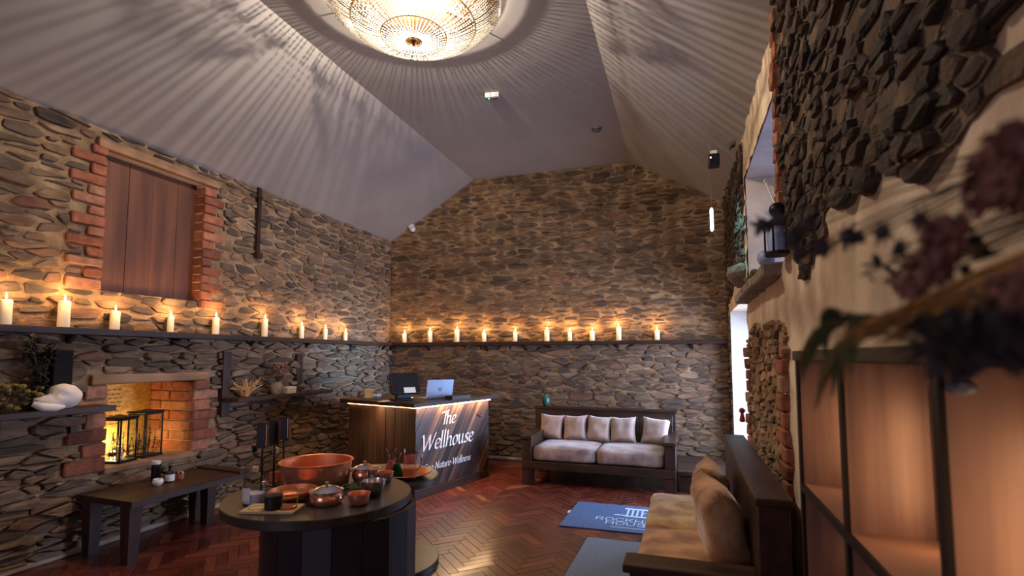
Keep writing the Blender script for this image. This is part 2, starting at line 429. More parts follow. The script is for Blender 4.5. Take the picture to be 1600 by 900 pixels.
def stone_geo(poly, gap, depth, rnd, to3d, tone, sink=.015, npts=9):
    # inset the outline, round it, add relief
    poly = [p for i, p in enumerate(poly) if math.dist(p, poly[i - 1]) > .006]
    if len(poly) < 3: return None
    cu = sum(p[0] for p in poly) / len(poly); cv = sum(p[1] for p in poly) / len(poly)
    q = poly
    n = len(poly)
    for i in range(n):
        a, b = poly[i], poly[(i + 1) % n]
        ex, ey = b[0] - a[0], b[1] - a[1]; l = math.hypot(ex, ey)
        if l < 1e-6: continue
        nx, ny = ey / l, -ex / l
        q = clip(q, nx, ny, nx * a[0] + ny * a[1] - gap * rnd.choice((.3, .6, .9, 1.3, 2.)))
        if len(q) < 3: return None
    if abs(area(q)) < .0012: return None
    ch = []
    for i in range(len(q)):
        a, b = q[i], q[(i + 1) % len(q)]
        t = .16
        ch += [(a[0] * (1 - t) + b[0] * t, a[1] * (1 - t) + b[1] * t), (a[0] * t + b[0] * (1 - t), a[1] * t + b[1] * (1 - t))]
    per = sum(math.dist(ch[i], ch[(i + 1) % len(ch)]) for i in range(len(ch)))
    while len(ch) > npts:
        k = min(range(len(ch)), key=lambda i: math.dist(ch[i], ch[(i + 1) % len(ch)]))
        a, b = ch[k], ch[(k + 1) % len(ch)]
        ch[k] = ((a[0] + b[0]) / 2, (a[1] + b[1]) / 2); del ch[(k + 1) % len(ch)]
    j = min(.012, per * .011)
    ch = [(p[0] + rnd.uniform(-j, j), p[1] + rnd.uniform(-j, j)) for p in ch]
    cu = sum(p[0] for p in ch) / len(ch); cv = sum(p[1] for p in ch) / len(ch)
    ta, tb = rnd.uniform(-.06, .06), rnd.uniform(-.18, .12)
    def D(u, v, k): return depth * k + ta * (u - cu) + tb * (v - cv) + rnd.uniform(-.1, .1) * depth
    N = len(ch); vs = [to3d(u, v, -sink) for u, v in ch]
    for k, s in ((.8, .985), (1.0, .84)):
        ou, ov = rnd.uniform(-.01, .01), rnd.uniform(-.004, .004)
        for u, v in ch:
            a, b = cu + (u - cu) * s + ou * (1 - s), cv + (v - cv) * s + ov
            vs.append(to3d(a, b, max(.004, D(a, b, k))))
    vs.append(to3d(cu, cv, depth * rnd.uniform(.9, 1.15)))
    fs = []
    for r in (0, 1):
        for i in range(N):
            l = (i + 1) % N
            fs.append((r * N + i, r * N + l, (r + 1) * N + l, (r + 1) * N + i))
    fs += [(2 * N + i, 2 * N + (i + 1) % N, 3 * N) for i in range(N)]
    return vs, fs, tone

def pix_area(vs):
    p = [proj(v) for v in vs]
    if any(a is None for a in p): return 0
    xs = [a[0] for a in p]; ys = [a[1] for a in p]
    if max(xs) < 0 or min(xs) > 1600 or max(ys) < 0 or min(ys) > 900: return 0
    return (max(xs) - min(xs)) * (max(ys) - min(ys))

def set_stones(geos, parent, m='stone', name='stone', limit=296, rest='rubble_fill'):
    geos = [g for g in geos if g]
    geos.sort(key=lambda g: -pix_area(g[0]))
    for g in geos[:limit]:
        MB().add(g[0], g[1], None, g[2]).build(name, m, parent)
    if geos[limit:]:
        b = MB()
        for g in geos[limit:]: b.add(g[0], g[1], None, g[2])
        tag(b.build(rest, m, parent), kind='stuff')

def avoid(poly, c, rects):
    """cut a cell back from rectangular holes; None when it lies inside one"""
    for (a0, a1, b0, b1) in rects:
        us = [p[0] for p in poly]; vs_ = [p[1] for p in poly]
        if max(us) < a0 or min(us) > a1 or max(vs_) < b0 or min(vs_) > b1: continue
        side = max((a0 - c[0], (1, 0, a0)), (c[0] - a1, (-1, 0, -a1)), (b0 - c[1], (0, 1, b0)), (c[1] - b1, (0, -1, -b1)))
        if side[0] < -.03: return None
        poly = clip(poly, *side[1])
        if len(poly) < 3: return None
    return poly

def sheet(u0, u1, v0, v1, to3d, step, holes=(), keep=None, amp=.008, seed=0.):
    """bumpy wall surface with rectangular holes"""
    us = sorted({round(u0 + i * step, 4) for i in range(int((u1 - u0) / step) + 1)} | {u0, u1} | {h for r in holes for h in r[:2]})
    vs_ = sorted({round(v0 + i * step, 4) for i in range(int((v1 - v0) / step) + 1)} | {v0, v1} | {h for r in holes for h in r[2:]})
    us = [u for u in us if u0 <= u <= u1]; vs_ = [v for v in vs_ if v0 <= v <= v1]
    b = MB(); W = len(us)
    V = []
    for v in vs_:
        for u in us:
            V.append(to3d(u, v, amp * noise.fractal(Vector((u * 6, v * 8, seed)), 1., 2., 3)))
    F = []
    for j in range(len(vs_) - 1):
        for i in range(W - 1):
            cu, cv = (us[i] + us[i + 1]) / 2, (vs_[j] + vs_[j + 1]) / 2
            if any(r[0] < cu < r[1] and r[2] < cv < r[3] for r in holes): continue
            if keep and not keep(cu, cv): continue
            F.append((j * W + i, j * W + i + 1, (j + 1) * W + i + 1, (j + 1) * W + i))
    return b.add(V, F)

# ================================================================== ROOM SHELL
XL, XR, YB, YF = -4.62, .60, 7.55, -2.6
ZFLAT, XF1, XF2 = 4.37, -3.13, -.67
ZEL, ZER = 3.47, 3.65
left3 = lambda u, v, d: (XL + d, u, v)
back3 = lambda u, v, d: (u, YB - d, v)
right3 = lambda u, v, d: (XR - d, -u, v)

# ---- floor with herringbone blocks
fl = MB().box((XL - .6, YF, -.12), (1.35, YB + .1, -.012)).build('floor', 'subfloor'); tag(fl, kind='structure')
PL, PW = .30, .075
blocks = []
c45 = math.cos(PI / 4)
def blk(cx, cy, ang):
    d = Vector((math.cos(ang), math.sin(ang))); n = Vector((-d.y, d.x))
    return Vector((cx, cy)), d, n
rnd = random.Random(11)
for i in range(-60, 60):
    for j in range(-30, 30):
        # classic herringbone unit in the rotated frame
        for kind in (0, 1):
            if kind == 0: p = (i * PW + j * (PL), i * PW - j * PL + 0.); cc = (p[0] + PL / 2, p[1] + PW / 2); ang = 0
            else: p = (i * PW + j * PL, i * PW - j * PL); cc = (p[0] - PW / 2 + 0, p[1] + PL / 2 ); ang = PI / 2
            x = (cc[0] - cc[1]) * c45 - 2.0; y = (cc[0] + cc[1]) * c45 + 4.2
            if XL - .1 < x < 1.25 and .6 < y < YB + .15: blocks.append((x, y, ang + PI / 4))
gs = []
for x, y, a in blocks:
    d = Vector((math.cos(a), math.sin(a), 0)); n = Vector((-d.y, d.x, 0)); c = Vector((x, y, 0))
    l, w = PL / 2 - .0016, PW / 2 - .0016; h = rnd.uniform(-.0008, .0008); t1 = rnd.uniform(-.0007, .0007)
    tn = min(.95, max(0.03, rnd.gauss(.45, .24)))
    if rnd.random() < .012: tn = 1.
    gs.append((c, d, n, l, w, h, t1, tn))
def blk_pix(g):
    p = proj(g[0])
    if not p or not (-10 < p[0] < 1610 and 0 < p[1] < 915): return 0
    for (x0, x1, y0, y1) in ((-2.6, -1.6, 2.2, 3.9), (-.28, .6, 2.4, 4.55), (-1.9, .45, 6.3, 7.5)):
        if x0 < g[0].x < x1 and y0 < g[0].y < y1: return 0
    return 1e3 / (g[0] - EYEP).length_squared
gs.sort(key=lambda g: -blk_pix(g))
block_mesh = {}
def blk_verts(l, w, h=0, t1=0):
    b = .0012
    return ([(-l, -w, -.012), (l, -w, -.012), (l, w, -.012), (-l, w, -.012), (-l, -w, -b), (l, -w, -b), (l, w, -b), (-l, w, -b),
             (-l + b, -w + b, 0), (l - b, -w + b, 0), (l - b, w - b, 0), (-l + b, w - b, 0)],
            [(8, 9, 10, 11), (0, 1, 5, 4), (1, 2, 6, 5), (2, 3, 7, 6), (3, 0, 4, 7), (4, 5, 9, 8), (5, 6, 10, 9), (6, 7, 11, 10), (7, 4, 8, 11)])
bv, bf = blk_verts(PL / 2 - .0016, PW / 2 - .0016)
SW = R(PI / 2, 'Z')
def blk_mx(g):
    return Matrix.Translation((g[0].x, g[0].y, g[5])) @ R(math.atan2(g[2].y, g[2].x), 'Z') @ R(g[6] * 2, 'X')
bvs = [(p[1], -p[0], p[2]) for p in bv]           # block length along local y so the grain follows
for g in gs[:298]:
    key = round(g[7] * 12)
    if key not in block_mesh:
        mb = MB().add(bvs, bf, None, max(.02, min(1, key / 12))); me = mb.mesh('parquet_block'); me.materials.append(M['parquet']); block_mesh[key] = me
    o = bpy.data.objects.new('parquet_block', block_mesh[key]); COL.objects.link(o); o.parent = fl
    o.matrix_local = blk_mx(g) @ R(PI, 'Z')
b = MB()
for g in gs[298:]: b.add(bvs, bf, blk_mx(g), max(.02, g[7]))
tag(b.build('parquet_field', 'parquet', fl), kind='stuff')
MB().box((XL - .1, YF, -.012), (.7, .62, 0)).build('floor_border', 'parquet', fl)

# ---- ceiling: flat collar and two slopes, as slabs
ce = MB()
def slab(p0, p1, th=.12):
    (x0, z0), (x1, z1) = p0, p1
    d = Vector((x1 - x0, z1 - z0)).normalized(); n = Vector((-d.y, d.x)) * th
    ce.add([(x0, YF, z0), (x1, YF, z1), (x1, YB + .05, z1), (x0, YB + .05, z0), (x0 + n.x, YF, z0 + n.y), (x1 + n.x, YF, z1 + n.y), (x1 + n.x, YB + .05, z1 + n.y), (x0 + n.x, YB + .05, z0 + n.y)],
           [(0, 1, 2, 3)[::-1][::-1], (7, 6, 5, 4), (0, 4, 5, 1), (1, 5, 6, 2), (2, 6, 7, 3), (3, 7, 4, 0)])
SL = (ZFLAT - ZEL) / (XF1 - XL); SR = (ZFLAT - ZER) / (XF2 - XR)
slab((XL - .25, ZEL - .25 * SL), (XF1, ZFLAT)); slab((XF1 - .02, ZFLAT), (XF2 + .02, ZFLAT)); slab((XF2, ZFLAT), (XR + .75, ZFLAT + SR * (XR + .75 - XF2)))
tag(ce.build('ceiling', 'ceil'), kind='structure')

# ---- front wall behind the camera (plain, never in view)
fw = MB()
for lo, hi in (((XL - .6, YF - .1, 0), (-3.5, YF, 4.6)), ((-1.3, YF - .1, 0), (1.35, YF, 4.6)), ((-3.5, YF - .1, 0), (-1.3, YF, .8)), ((-3.5, YF - .1, 2.6), (-1.3, YF, 4.6))): fw.box(lo, hi)
tag(fw.build('wall_front', 'plaster'), kind='structure')

# ---- stones
def tones(rnd):
    r = rnd.random()
    if r < .30: return rnd.uniform(.02, .25)
    if r < .82: return rnd.uniform(.25, .72)
    if r < .93: return rnd.uniform(.72, .92)
    return rnd.uniform(.92, 1)

SHELF = 1.775
rowh = lambda v: .072 if v > SHELF else .058
# LEFT
SHUT = (3.0, 3.96, 2.10, 3.30)
NICHE = (3.11, 3.94, .62, 1.315)
holesL = [SHUT, NICHE]
wl = sheet(-2.6, YB + .02, 0, ZEL + .06, left3, .06, holesL, amp=.012, seed=1.).build('wall_left', 'mortar'); tag(wl, kind='structure')
BRL = []   # brick columns (u0,u1,v0,v1)
rb = random.Random(5)
def brick(lo, hi, parent, tone=None, j=.005):
    b = bmesh.new(); bmesh.ops.create_cube(b, size=1)
    for v in b.verts:
        v.co = Vector([(lo[k] + hi[k]) / 2 + v.co[k] * (hi[k] - lo[k]) + rb.uniform(-j, j) for k in range(3)])
    bmesh.ops.bevel(b, geom=list(b.edges), offset=.008, segments=1, affect='EDGES')
    o = MB().bm(b, None, tone if tone is not None else rb.uniform(.05, 1)).build('brick', 'brick', parent)
    return o
def brick_column(u_in, sgn, v0, v1, long_, short_, h, first_long, parent, dp=.03, dback=-.12, to=left3):
    """toothed brick jamb growing from u_in in direction sgn"""
    v = v0; k = first_long; rects = []
    while v < v1 - h * .5:
        w = (long_ if k else short_) * rb.uniform(.9, 1.1)
        a, c = sorted((u_in, u_in + sgn * w))
        hh = h * rb.uniform(.88, 1.04)
        p0, p1 = to(a + (-.008 if sgn > 0 else .004), v + .006, dback), to(c + (.008 if sgn < 0 else -.004), v + hh - .006, dp + rb.uniform(-.008, .012))
        brick([min(p0[i], p1[i]) for i in range(3)], [max(p0[i], p1[i]) for i in range(3)], parent)
        rects.append((a - .005, c + .005, v, v + hh))
        v += hh; k = not k
    return rects
BRL += brick_column(SHUT[0], -1, 2.10, 3.30, .25, .13, .094, True, wl)
BRL += brick_column(SHUT[1], 1, 2.04, 3.24, .24, .13, .094, True, wl)
BRL += brick_column(NICHE[0], -1, .60, 1.32, .27, .17, .125, True, wl)
BRL += brick_column(NICHE[1], 1, .62, 1.30, .26, .17, .105, False, wl)
# lintels
MB().box((XL - .02, 2.92, 3.30), (XL + .045, 4.12, 3.385), .012).build('lintel', 'lintel', wl)
MB().box((XL - .3, 2.98, 1.315), (XL + .04, 4.08, 1.40), .014).build('lintel', 'lintel', wl)
LINT = [(2.90, 4.14, 3.29, 3.39), (2.96, 4.1, 1.30, 1.405), (3.05, 4.0, .55, .63)]
rs = random.Random(21)
geos = []
wid = lambda v: .225 if v > SHELF else .26
for poly, c in lay(1.2, YB, 0, ZEL + .02, rowh, wid, rs):
    poly = clip(poly, 0, 1, ZEL + .01); poly = clip(poly, 0, -1, -.03) if poly else poly
    poly = clip(poly, 1, 0, YB - .01) if poly else poly
    if len(poly) < 3: continue
    poly = avoid(poly, c, holesL + BRL + LINT)
    if not poly: continue
    up = c[1] > SHELF
    geos.append(stone_geo(poly, .013 if up else .006, rs.uniform(.012, .032) if up else rs.uniform(.018, .065), rs, left3, tones(rs)))
set_stones(geos, wl)
# niche and shutter recess linings
nb = MB()
y0, y1, z0, z1 = NICHE
XN = XL - .56
nb.add([(XL, y0, z0), (XL, y1, z0), (XN, y1, z0), (XN, y0, z0), (XL, y0, z1), (XL, y1, z1), (XN, y1, z1), (XN, y0, z1)],
       [(0, 1, 2, 3), (7, 6, 5, 4), (3, 2, 6, 7), (1, 5, 6, 2), (0, 3, 7, 4)])
y0, y1, z0, z1 = SHUT
XS = XL - .16
nb.add([(XL, y0, z0), (XL, y1, z0), (XS, y1, z0), (XS, y0, z0), (XL, y0, z1), (XL, y1, z1), (XS, y1, z1), (XS, y0, z1)],
       [(0, 1, 2, 3), (7, 6, 5, 4), (3, 2, 6, 7), (1, 5, 6, 2), (0, 3, 7, 4)])
nb.build('recess_lining', 'plaster', wl)
MB().box((XL - .55, NICHE[0] + .002, NICHE[2] - .045), (XL + .05, NICHE[1] - .004, NICHE[2] + .006), .01).build('niche_sill', 'lintel', wl)
# brick courses of the far reveal of the niche
for k in range(7):
    z = NICHE[2] + .008 + k * .098
    for x0, x1 in (((XN + .01, XN + .27), (XN + .28, XL - .012)) if k % 2 else ((XN + .01, XN + .15), (XN + .16, XL - .012))):
        brick((x0, NICHE[1] - .018, z), (x1, NICHE[1] + .02, min(z + .09, NICHE[3] - .002)), wl, rb.uniform(.5, 1), .002)

# BACK
gable = [(XL, 0), (XR, 0), (XR, ZER), (XF2, ZFLAT), (XF1, ZFLAT), (XL, ZEL)]
def halfplanes(poly, off):
    hp = []
    for i in range(len(poly)):
        a, b = poly[i], poly[(i + 1) % len(poly)]; ex, ey = b[0] - a[0], b[1] - a[1]; l = math.hypot(ex, ey)
        nx, ny = ey / l, -ex / l; hp.append((nx, ny, nx * a[0] + ny * a[1] - off))
    return hp
wb = sheet(XL - .1, XR + .8, 0, ZFLAT + .05, back3, .06, amp=.012, seed=4.).build('wall_back', 'mortar'); tag(wb, kind='structure')
geos = []
rs = random.Random(33)
HP = halfplanes(gable, .004)
for poly, c in lay(XL, XR, 0, ZFLAT, lambda v: .066 if v > SHELF else .062, lambda v: .20 if v > SHELF else .235, rs):
    for h in HP:
        poly = clip(poly, *h)
        if len(poly) < 3: break
    if len(poly) < 3: continue
    up = c[1] > SHELF
    geos.append(stone_geo(poly, .013 if up else .009, rs.uniform(.010, .030) if up else rs.uniform(.014, .045), rs, back3, tones(rs)))
set_stones(geos, wb)

# RIGHT: thick wall with an upper window opening and a lower doorway
UPW = (3.43, 5.28, 2.12, 3.24)       # Y0,Y1,Z0,Z1
LOW = (5.44, 7.36, 0.0, 2.13)
XO = 1.32
def wall_boxes(ys, zs, solid):
    b = MB()
    for i in range(len(ys) - 1):
        for j in range(len(zs) - 1):
            if solid((ys[i] + ys[i + 1]) / 2, (zs[j] + zs[j + 1]) / 2):
                b.box((XR, ys[i], zs[j]), (XO, ys[i + 1], zs[j + 1]))
    return b
ys = [YF, UPW[0], UPW[1], LOW[0], LOW[1], YB + .1]; zs = [0, UPW[2], LOW[3], UPW[3], 4.0]
zs = [0, 2.12, 2.13, 3.24, 4.0]
inop = lambda y, z, r: r[0] < y < r[1] and r[2] < z < r[3]
wr = wall_boxes(ys, zs, lambda y, z: not inop(y, z, UPW) and not inop(y, z, LOW)).build('wall_right', 'plaster'); tag(wr, kind='structure')
# uneven lime skim on the room face
skim = sheet(2.6 * -3, 2.6, 0, 3.75, lambda u, v, d: (XR - .012 - max(-.01, d), -u, v), .07, [(-UPW[1], -UPW[0], UPW[2], UPW[3]), (-LOW[1], -LOW[0], LOW[2], LOW[3])], keep=lambda u, v: -YB < u, amp=.018, seed=9.)
skim.build('plaster_skim', 'plaster', wr, smooth=True)
# rubble left bare
rs = random.Random(44)
def in_poly(p, poly):
    c = False; n = len(poly)
    for i in range(n):
        a, b = poly[i], poly[(i + 1) % n]
        if (a[1] > p[1]) != (b[1] > p[1]) and p[0] < (b[0] - a[0]) * (p[1] - a[1]) / (b[1] - a[1]) + a[0]: c = not c
    return c
def wp(x, y):
    p = onX(x, y, XR); return (-p.y, p.z)
edge_r = [(1232, 0), (1232, 340), (1262, 445), (1290, 380), (1300, 335), (1360, 300), (1400, 262), (1460, 298), (1500, 255), (1540, 190), (1600, 140), (1600, 0)]
bare_big = [(-3.40, 4.0)] + [wp(*q) for q in edge_r[1:-1]] + [(-.9, 2.6), (-.5, 4.0)]
pierY = (3.44, 5.36)
bare_pier = [(-5.36, 0), (-3.44, 0), (-3.44, 1.72), (-3.8, 1.80), (-4.4, 1.74), (-4.8, 1.84), (-5.1, 1.74), (-5.36, 1.62)]
bare_far = [(-7.5, 2.2), (-6.0, 2.42), (-5.42, 2.3), (-5.34, 2.9), (-5.36, 3.6), (-7.5, 3.7)]
bare_corner = [(-7.5, 0), (-7.38, 0), (-7.38, 2.2), (-7.5, 2.2)]
dirt = MB(); dirt_pale = MB(); geos = []; pier_geos = []
BR2 = []
BR2 += brick_column(-5.36, 1, .12, 1.62, .20, .12, .105, True, wr, dp=.05, to=right3)
BR2 += brick_column(-3.44, -1, .12, 1.66, .22, .13, .105, False, wr, dp=.05, to=right3)
BR2 += brick_column(-3.43, 1, 2.15, 3.6, .11, .07, .10, False, wr, dp=.05, to=right3)
for poly, c in lay(-7.55, -.5, 0, 3.75, lambda v: .046, lambda v: .135, rs, S=2.4, wob=.5):
    if not (in_poly(c, bare_big) or in_poly(c, bare_pier) or in_poly(c, bare_far) or in_poly(c, bare_corner)): continue
    poly = avoid(poly, c, [(-UPW[1], -UPW[0], UPW[2] - .06, UPW[3]), (-LOW[1], -LOW[0], LOW[2], LOW[3])] + BR2)
    if not poly: continue
    poly = clip(poly, -1, 0, YB - .01); poly = clip(poly, 0, 1, 3.72) if poly else poly
    if len(poly) < 3: continue
    n = len(poly)
    dd = .020 + rs.uniform(0, .01)
    on_pier = in_poly(c, bare_pier)
    (dirt_pale if on_pier else dirt).add([right3(u, v, -.005) for u, v in poly] + [right3(u, v, dd) for u, v in poly],
             [tuple(range(n, 2 * n))] + [(i, (i + 1) % n, n + (i + 1) % n, n + i) for i in range(n)])
    (pier_geos if on_pier else geos).append(stone_geo(poly, .004, rs.uniform(.018, .055), rs, right3, tones(rs) * .85 + .02, npts=7))
dirt.build('earth_mortar', 'earth', wr); dirt_pale.build('pale_mortar', 'mortar', wr)
set_stones(geos, wr, 'stone_dark', limit=200)
set_stones(pier_geos, wr, 'stone_pale', limit=98)
# sloping slate ledge under the window opening
p = [(3.50, 2.02), (5.30, 2.02), (5.30, 2.12), (3.50, 2.12)]
b = bmesh.new(); bmesh.ops.create_cube(b, size=1)
for v in b.verts: v.co = Vector((.575 + v.co.x * .21, 4.42 + v.co.y * 1.86, 2.085 + v.co.z * .085))
bmesh.ops.bevel(b, geom=list(b.edges), offset=.012, segments=1, affect='EDGES'); bmesh.ops.subdivide_edges(b, edges=[e for e in b.edges if e.calc_length() > .5], cuts=9)
for v in b.verts: v.co += Vector((noise.noise(v.co * 7) * .02, 0, noise.noise(v.co * 9 + Vector((4, 4, 4))) * .012))
MB().bm(b).build('stone_ledge', 'slate', wr)
b = bmesh.new(); bmesh.ops.create_icosphere(b, subdivisions=2, radius=1)
for v in b.verts: v.co = Vector((.56 + v.co.x * .14, 5.55 + v.co.y * .22, 2.36 + v.co.z * .12)) + Vector((0, .06, .05)) * noise.noise(v.co * 2)
MB().bm(b, None, .4).build('corbel_stone', 'stone', wr)
# windows in the openings, outside face
def window(n, y0, y1, z0, z1, x, cols):
    w = thing('window_%d' % n, None, None); w['kind'] = 'structure'
    fr = MB()
    for lo, hi in (((x, y0, z0), (x + .06, y0 + .06, z1)), ((x, y1 - .06, z0), (x + .06, y1, z1)), ((x, y0, z0), (x + .06, y1, z0 + .07)), ((x, y0, z1 - .06), (x + .06, y1, z1))): fr.box(lo, hi)
    for k in range(1, cols):
        yy = y0 + (y1 - y0) * k / cols; fr.box((x, yy - .025, z0), (x + .06, yy + .025, z1))
    f = fr.build('window_frame', 'walnutz', w)
    for k in range(cols):
        a = y0 + (y1 - y0) * k / cols + .03; c = y0 + (y1 - y0) * (k + 1) / cols - .03
        MB().box((x + .026, a, z0 + .05), (x + .034, c, z1 - .05)).build('pane', 'pane', w)
    return w
window(1, UPW[0], UPW[1], UPW[2], UPW[3], 1.22, 2)
window(2, LOW[0], LOW[1], LOW[2], LOW[3], 1.22, 2)
w3 = tag(bpy.data.objects.new('window_3', None), kind='structure'); COL.objects.link(w3)
MB().box((-3.5, YF - .09, .8), (-1.3, YF - .03, .88)).box((-3.5, YF - .09, 2.52), (-1.3, YF - .03, 2.6)).box((-3.5, YF - .09, .88), (-3.42, YF - .03, 2.52)).box((-1.38, YF - .09, .88), (-1.3, YF - .03, 2.52)).build('window_frame', 'walnutz', w3)
MB().box((-3.43, YF - .064, .87), (-1.37, YF - .056, 2.53)).build('pane', 'pane', w3)
# white lining of the doorway reveal
MB().box((XR - .004, LOW[1] - .02, 0), (1.22, LOW[1] + .0, LOW[3])).build('trim_1', 'white_plaster')['kind'] = 'structure'
# skirting fillets
tag(MB().box((XL, .5, 0), (XL + .055, YB, .045), .012, 1).build('baseboard_left', 'concrete'), kind='structure')
tag(MB().box((XL, YB - .055, 0), (XR, YB, .05), .012, 1).build('baseboard_back', 'concrete'), kind='structure')

# ================================================================== LEDGES AND CANDLES
def ledge_left():
    t = thing('wall_ledge', 'long dark timber ledge of candles along the left stone wall', 'ledge', (XL, 1.4, SHELF))
    MB().box((-.02, 0, -.055), (.13, YB - 1.4 - .002, 0), .006).build('shelf_board', 'walnut', t)
    for k in range(7):
        y = .5 + k * .9
        MB().add([(-.02, y - .015, -.055), (.10, y - .015, -.055), (-.02, y - .015, -.16), (-.02, y + .015, -.055), (.10, y + .015, -.055), (-.02, y + .015, -.16)],
                 [(0, 1, 2), (5, 4, 3), (0, 3, 4, 1), (1, 4, 5, 2), (2, 5, 3, 0)]).build('bracket', 'iron', t)
    return t
ledge_left()
t = thing('wall_ledge', 'long dark timber ledge of candles across the far stone wall', 'ledge', (XL + .135, YB, SHELF))
MB().box((0, -.13, -.055), (XR - XL - .14, .02, 0), .006).build('shelf_board', 'walnutx', t)
for k in range(5):
    x = .6 + k
    MB().add([(x - .015, .02, -.055), (x - .015, -.1, -.055), (x - .015, .02, -.16), (x + .015, .02, -.055), (x + .015, -.1, -.055), (x + .015, .02, -.16)],
             [(0, 1, 2), (5, 4, 3), (0, 3, 4, 1), (1, 4, 5, 2), (2, 5, 3, 0)]).build('bracket', 'iron', t)

CANDLE_W = 3.5
def candle(p, r, h, label, watt=1., off=(.06, 0)):
    t = thing('candle', label, 'candle', p, 0, 'lit pillar candles on the wall ledges')
    MB().lathe([(0, 0), (r * .98, 0), (r, .006), (r, h - .008), (r * .9, h), (r * .7, h - .004), (r * .35, h - .010), (0, h - .012)], 16).build('wax_body', 'wax', t, 'auto')
    w = MB().tube([(0, 0, h - .014), (.001, 0, h + .004), (.003, .001, h + .012)], .0016, 5).build('wick', 'wick', t.children[0])
    MB().lathe([(0, .0), (.0045, .006), (.0065, .016), (.005, .028), (.002, .042), (0, .05)], 8, T(.002, 0, h + .004)).build('flame', 'flame', t, True)
    lamp('candle_glow', 'POINT', (off[0], off[1], h + .07), CANDLE_W * watt, (1, .56, .22), .03, parent=t)
ORD = ['nearest', 'second', 'third', 'fourth', 'fifth', 'sixth', 'seventh', 'eighth', 'ninth', 'tenth']
lc = [(7, 502, 462, 17), (99, 506, 464, 16), (179, 511, 480, 13.5), (266, 517, 488, 9), (336.5, 522, 490, 10), (413, 525, 492, 9), (471, 529, 503, 7), (508, 531, 508, 6), (539.5, 533, 513, 6)]
for i, (x, yb, yt, w) in enumerate(lc):
    X = XL + .075
    p = onX(x, yb, X); p.z = SHELF
    a = onX(x, yt + 6, X); d = (p - EYEP).dot(FWD)
    side = 'nearest to the camera at far left' if i == 0 else ('last before the corner' if i == 8 else '%s from the camera end' % ORD[i])
    candle(p, w / 2 * d / FOC, max(.09, (a.z - SHELF) - .0), 'white lit candle on left wall ledge, ' + side)
bc = [(632, 518, 7), (672, 514, 7), (714, 512, 8), (756.5, 517, 7), (805, 516, 7), (854.5, 513, 8), (890.5, 516, 7), (925.5, 514, 8), (967, 508, 8), (1027, 513, 8)]
for i, (x, yt, w) in enumerate(bc):
    Y = YB - .07
    p = onY(x, 532, Y); p.z = SHELF
    a = onY(x, yt + 3, Y); d = (p - EYEP).dot(FWD)
    side = 'leftmost, beside the corner' if i == 0 else ('rightmost' if i == 9 else ('tallest, second from right' if i == 8 else '%s from left' % ORD[i]))
    candle(p, w / 2 * d / FOC, max(.08, a.z - SHELF), 'white lit candle on far wall ledge, ' + side, .9, (0, -.06))

# ================================================================== SHUTTER, IRON BAR
t = thing('window_shutter', 'brown boarded shutter closing the brick framed opening in left wall', 'shutter', (XL - .10, 3.0, 2.11))
rw = random.Random(3)
ws = [.28, .22, .26, .2]; tot = sum(ws); y = .004
for k, w in enumerate(ws):
    w = w / tot * .95
    MB().box((-.04, y, 0), (.0 + rw.uniform(-.004, .006), y + w - .0015, 1.18), .002, 1).build('board', 'shutter', t)
    y += w
MB().box((-.055, .02, .15), (-.04, .93, .27)).build('batten', 'shutter', t)
MB().box((-.055, .02, .85), (-.04, .93, .97)).build('batten', 'shutter', t)
t = thing('iron_bar', 'upright dark iron strap bolted high on the left stone wall', 'iron bar', (XL, 4.647, 2.68))
MB().box((.0, -.022, .02), (.055, .022, .80), .005).build('strap', 'iron', t)
MB().box((.0, -.035, -.02), (.085, .035, .05), .008).build('foot_plate', 'iron', t)
for z in (.16, .42, .68): MB().lathe([(0, .018), (.010, .014), (.013, 0)], 8, T(.055, 0, z) @ R(PI / 2, 'Y')).build('bolt', 'iron', t)

# ================================================================== NICHE: INSCRIBED BOARD, LANTERNS
t = thing('inscribed_board', 'honey coloured board of faded handwritten lines at the back of the niche', 'board', (XN + .012, NICHE[0] + .01, NICHE[2] + .007))
MB().box((-.008, 0, .008), (.008, .80, .68), .003, 1).build('panel', 'parchment', t)
ink = MB(); ri = random.Random(8)
for k in range(9):
    y = .08 + ri.uniform(0, .06) * (k in (0, 4)); z = .60 - k * .04
    while y < .50:
        l = ri.uniform(.02, .06); ink.box((.0082, y, z), (.0088, min(.51, y + l), z + .012)); y += l + .014
tag(ink.build('faded_lines', 'ink', t), kind='stuff')

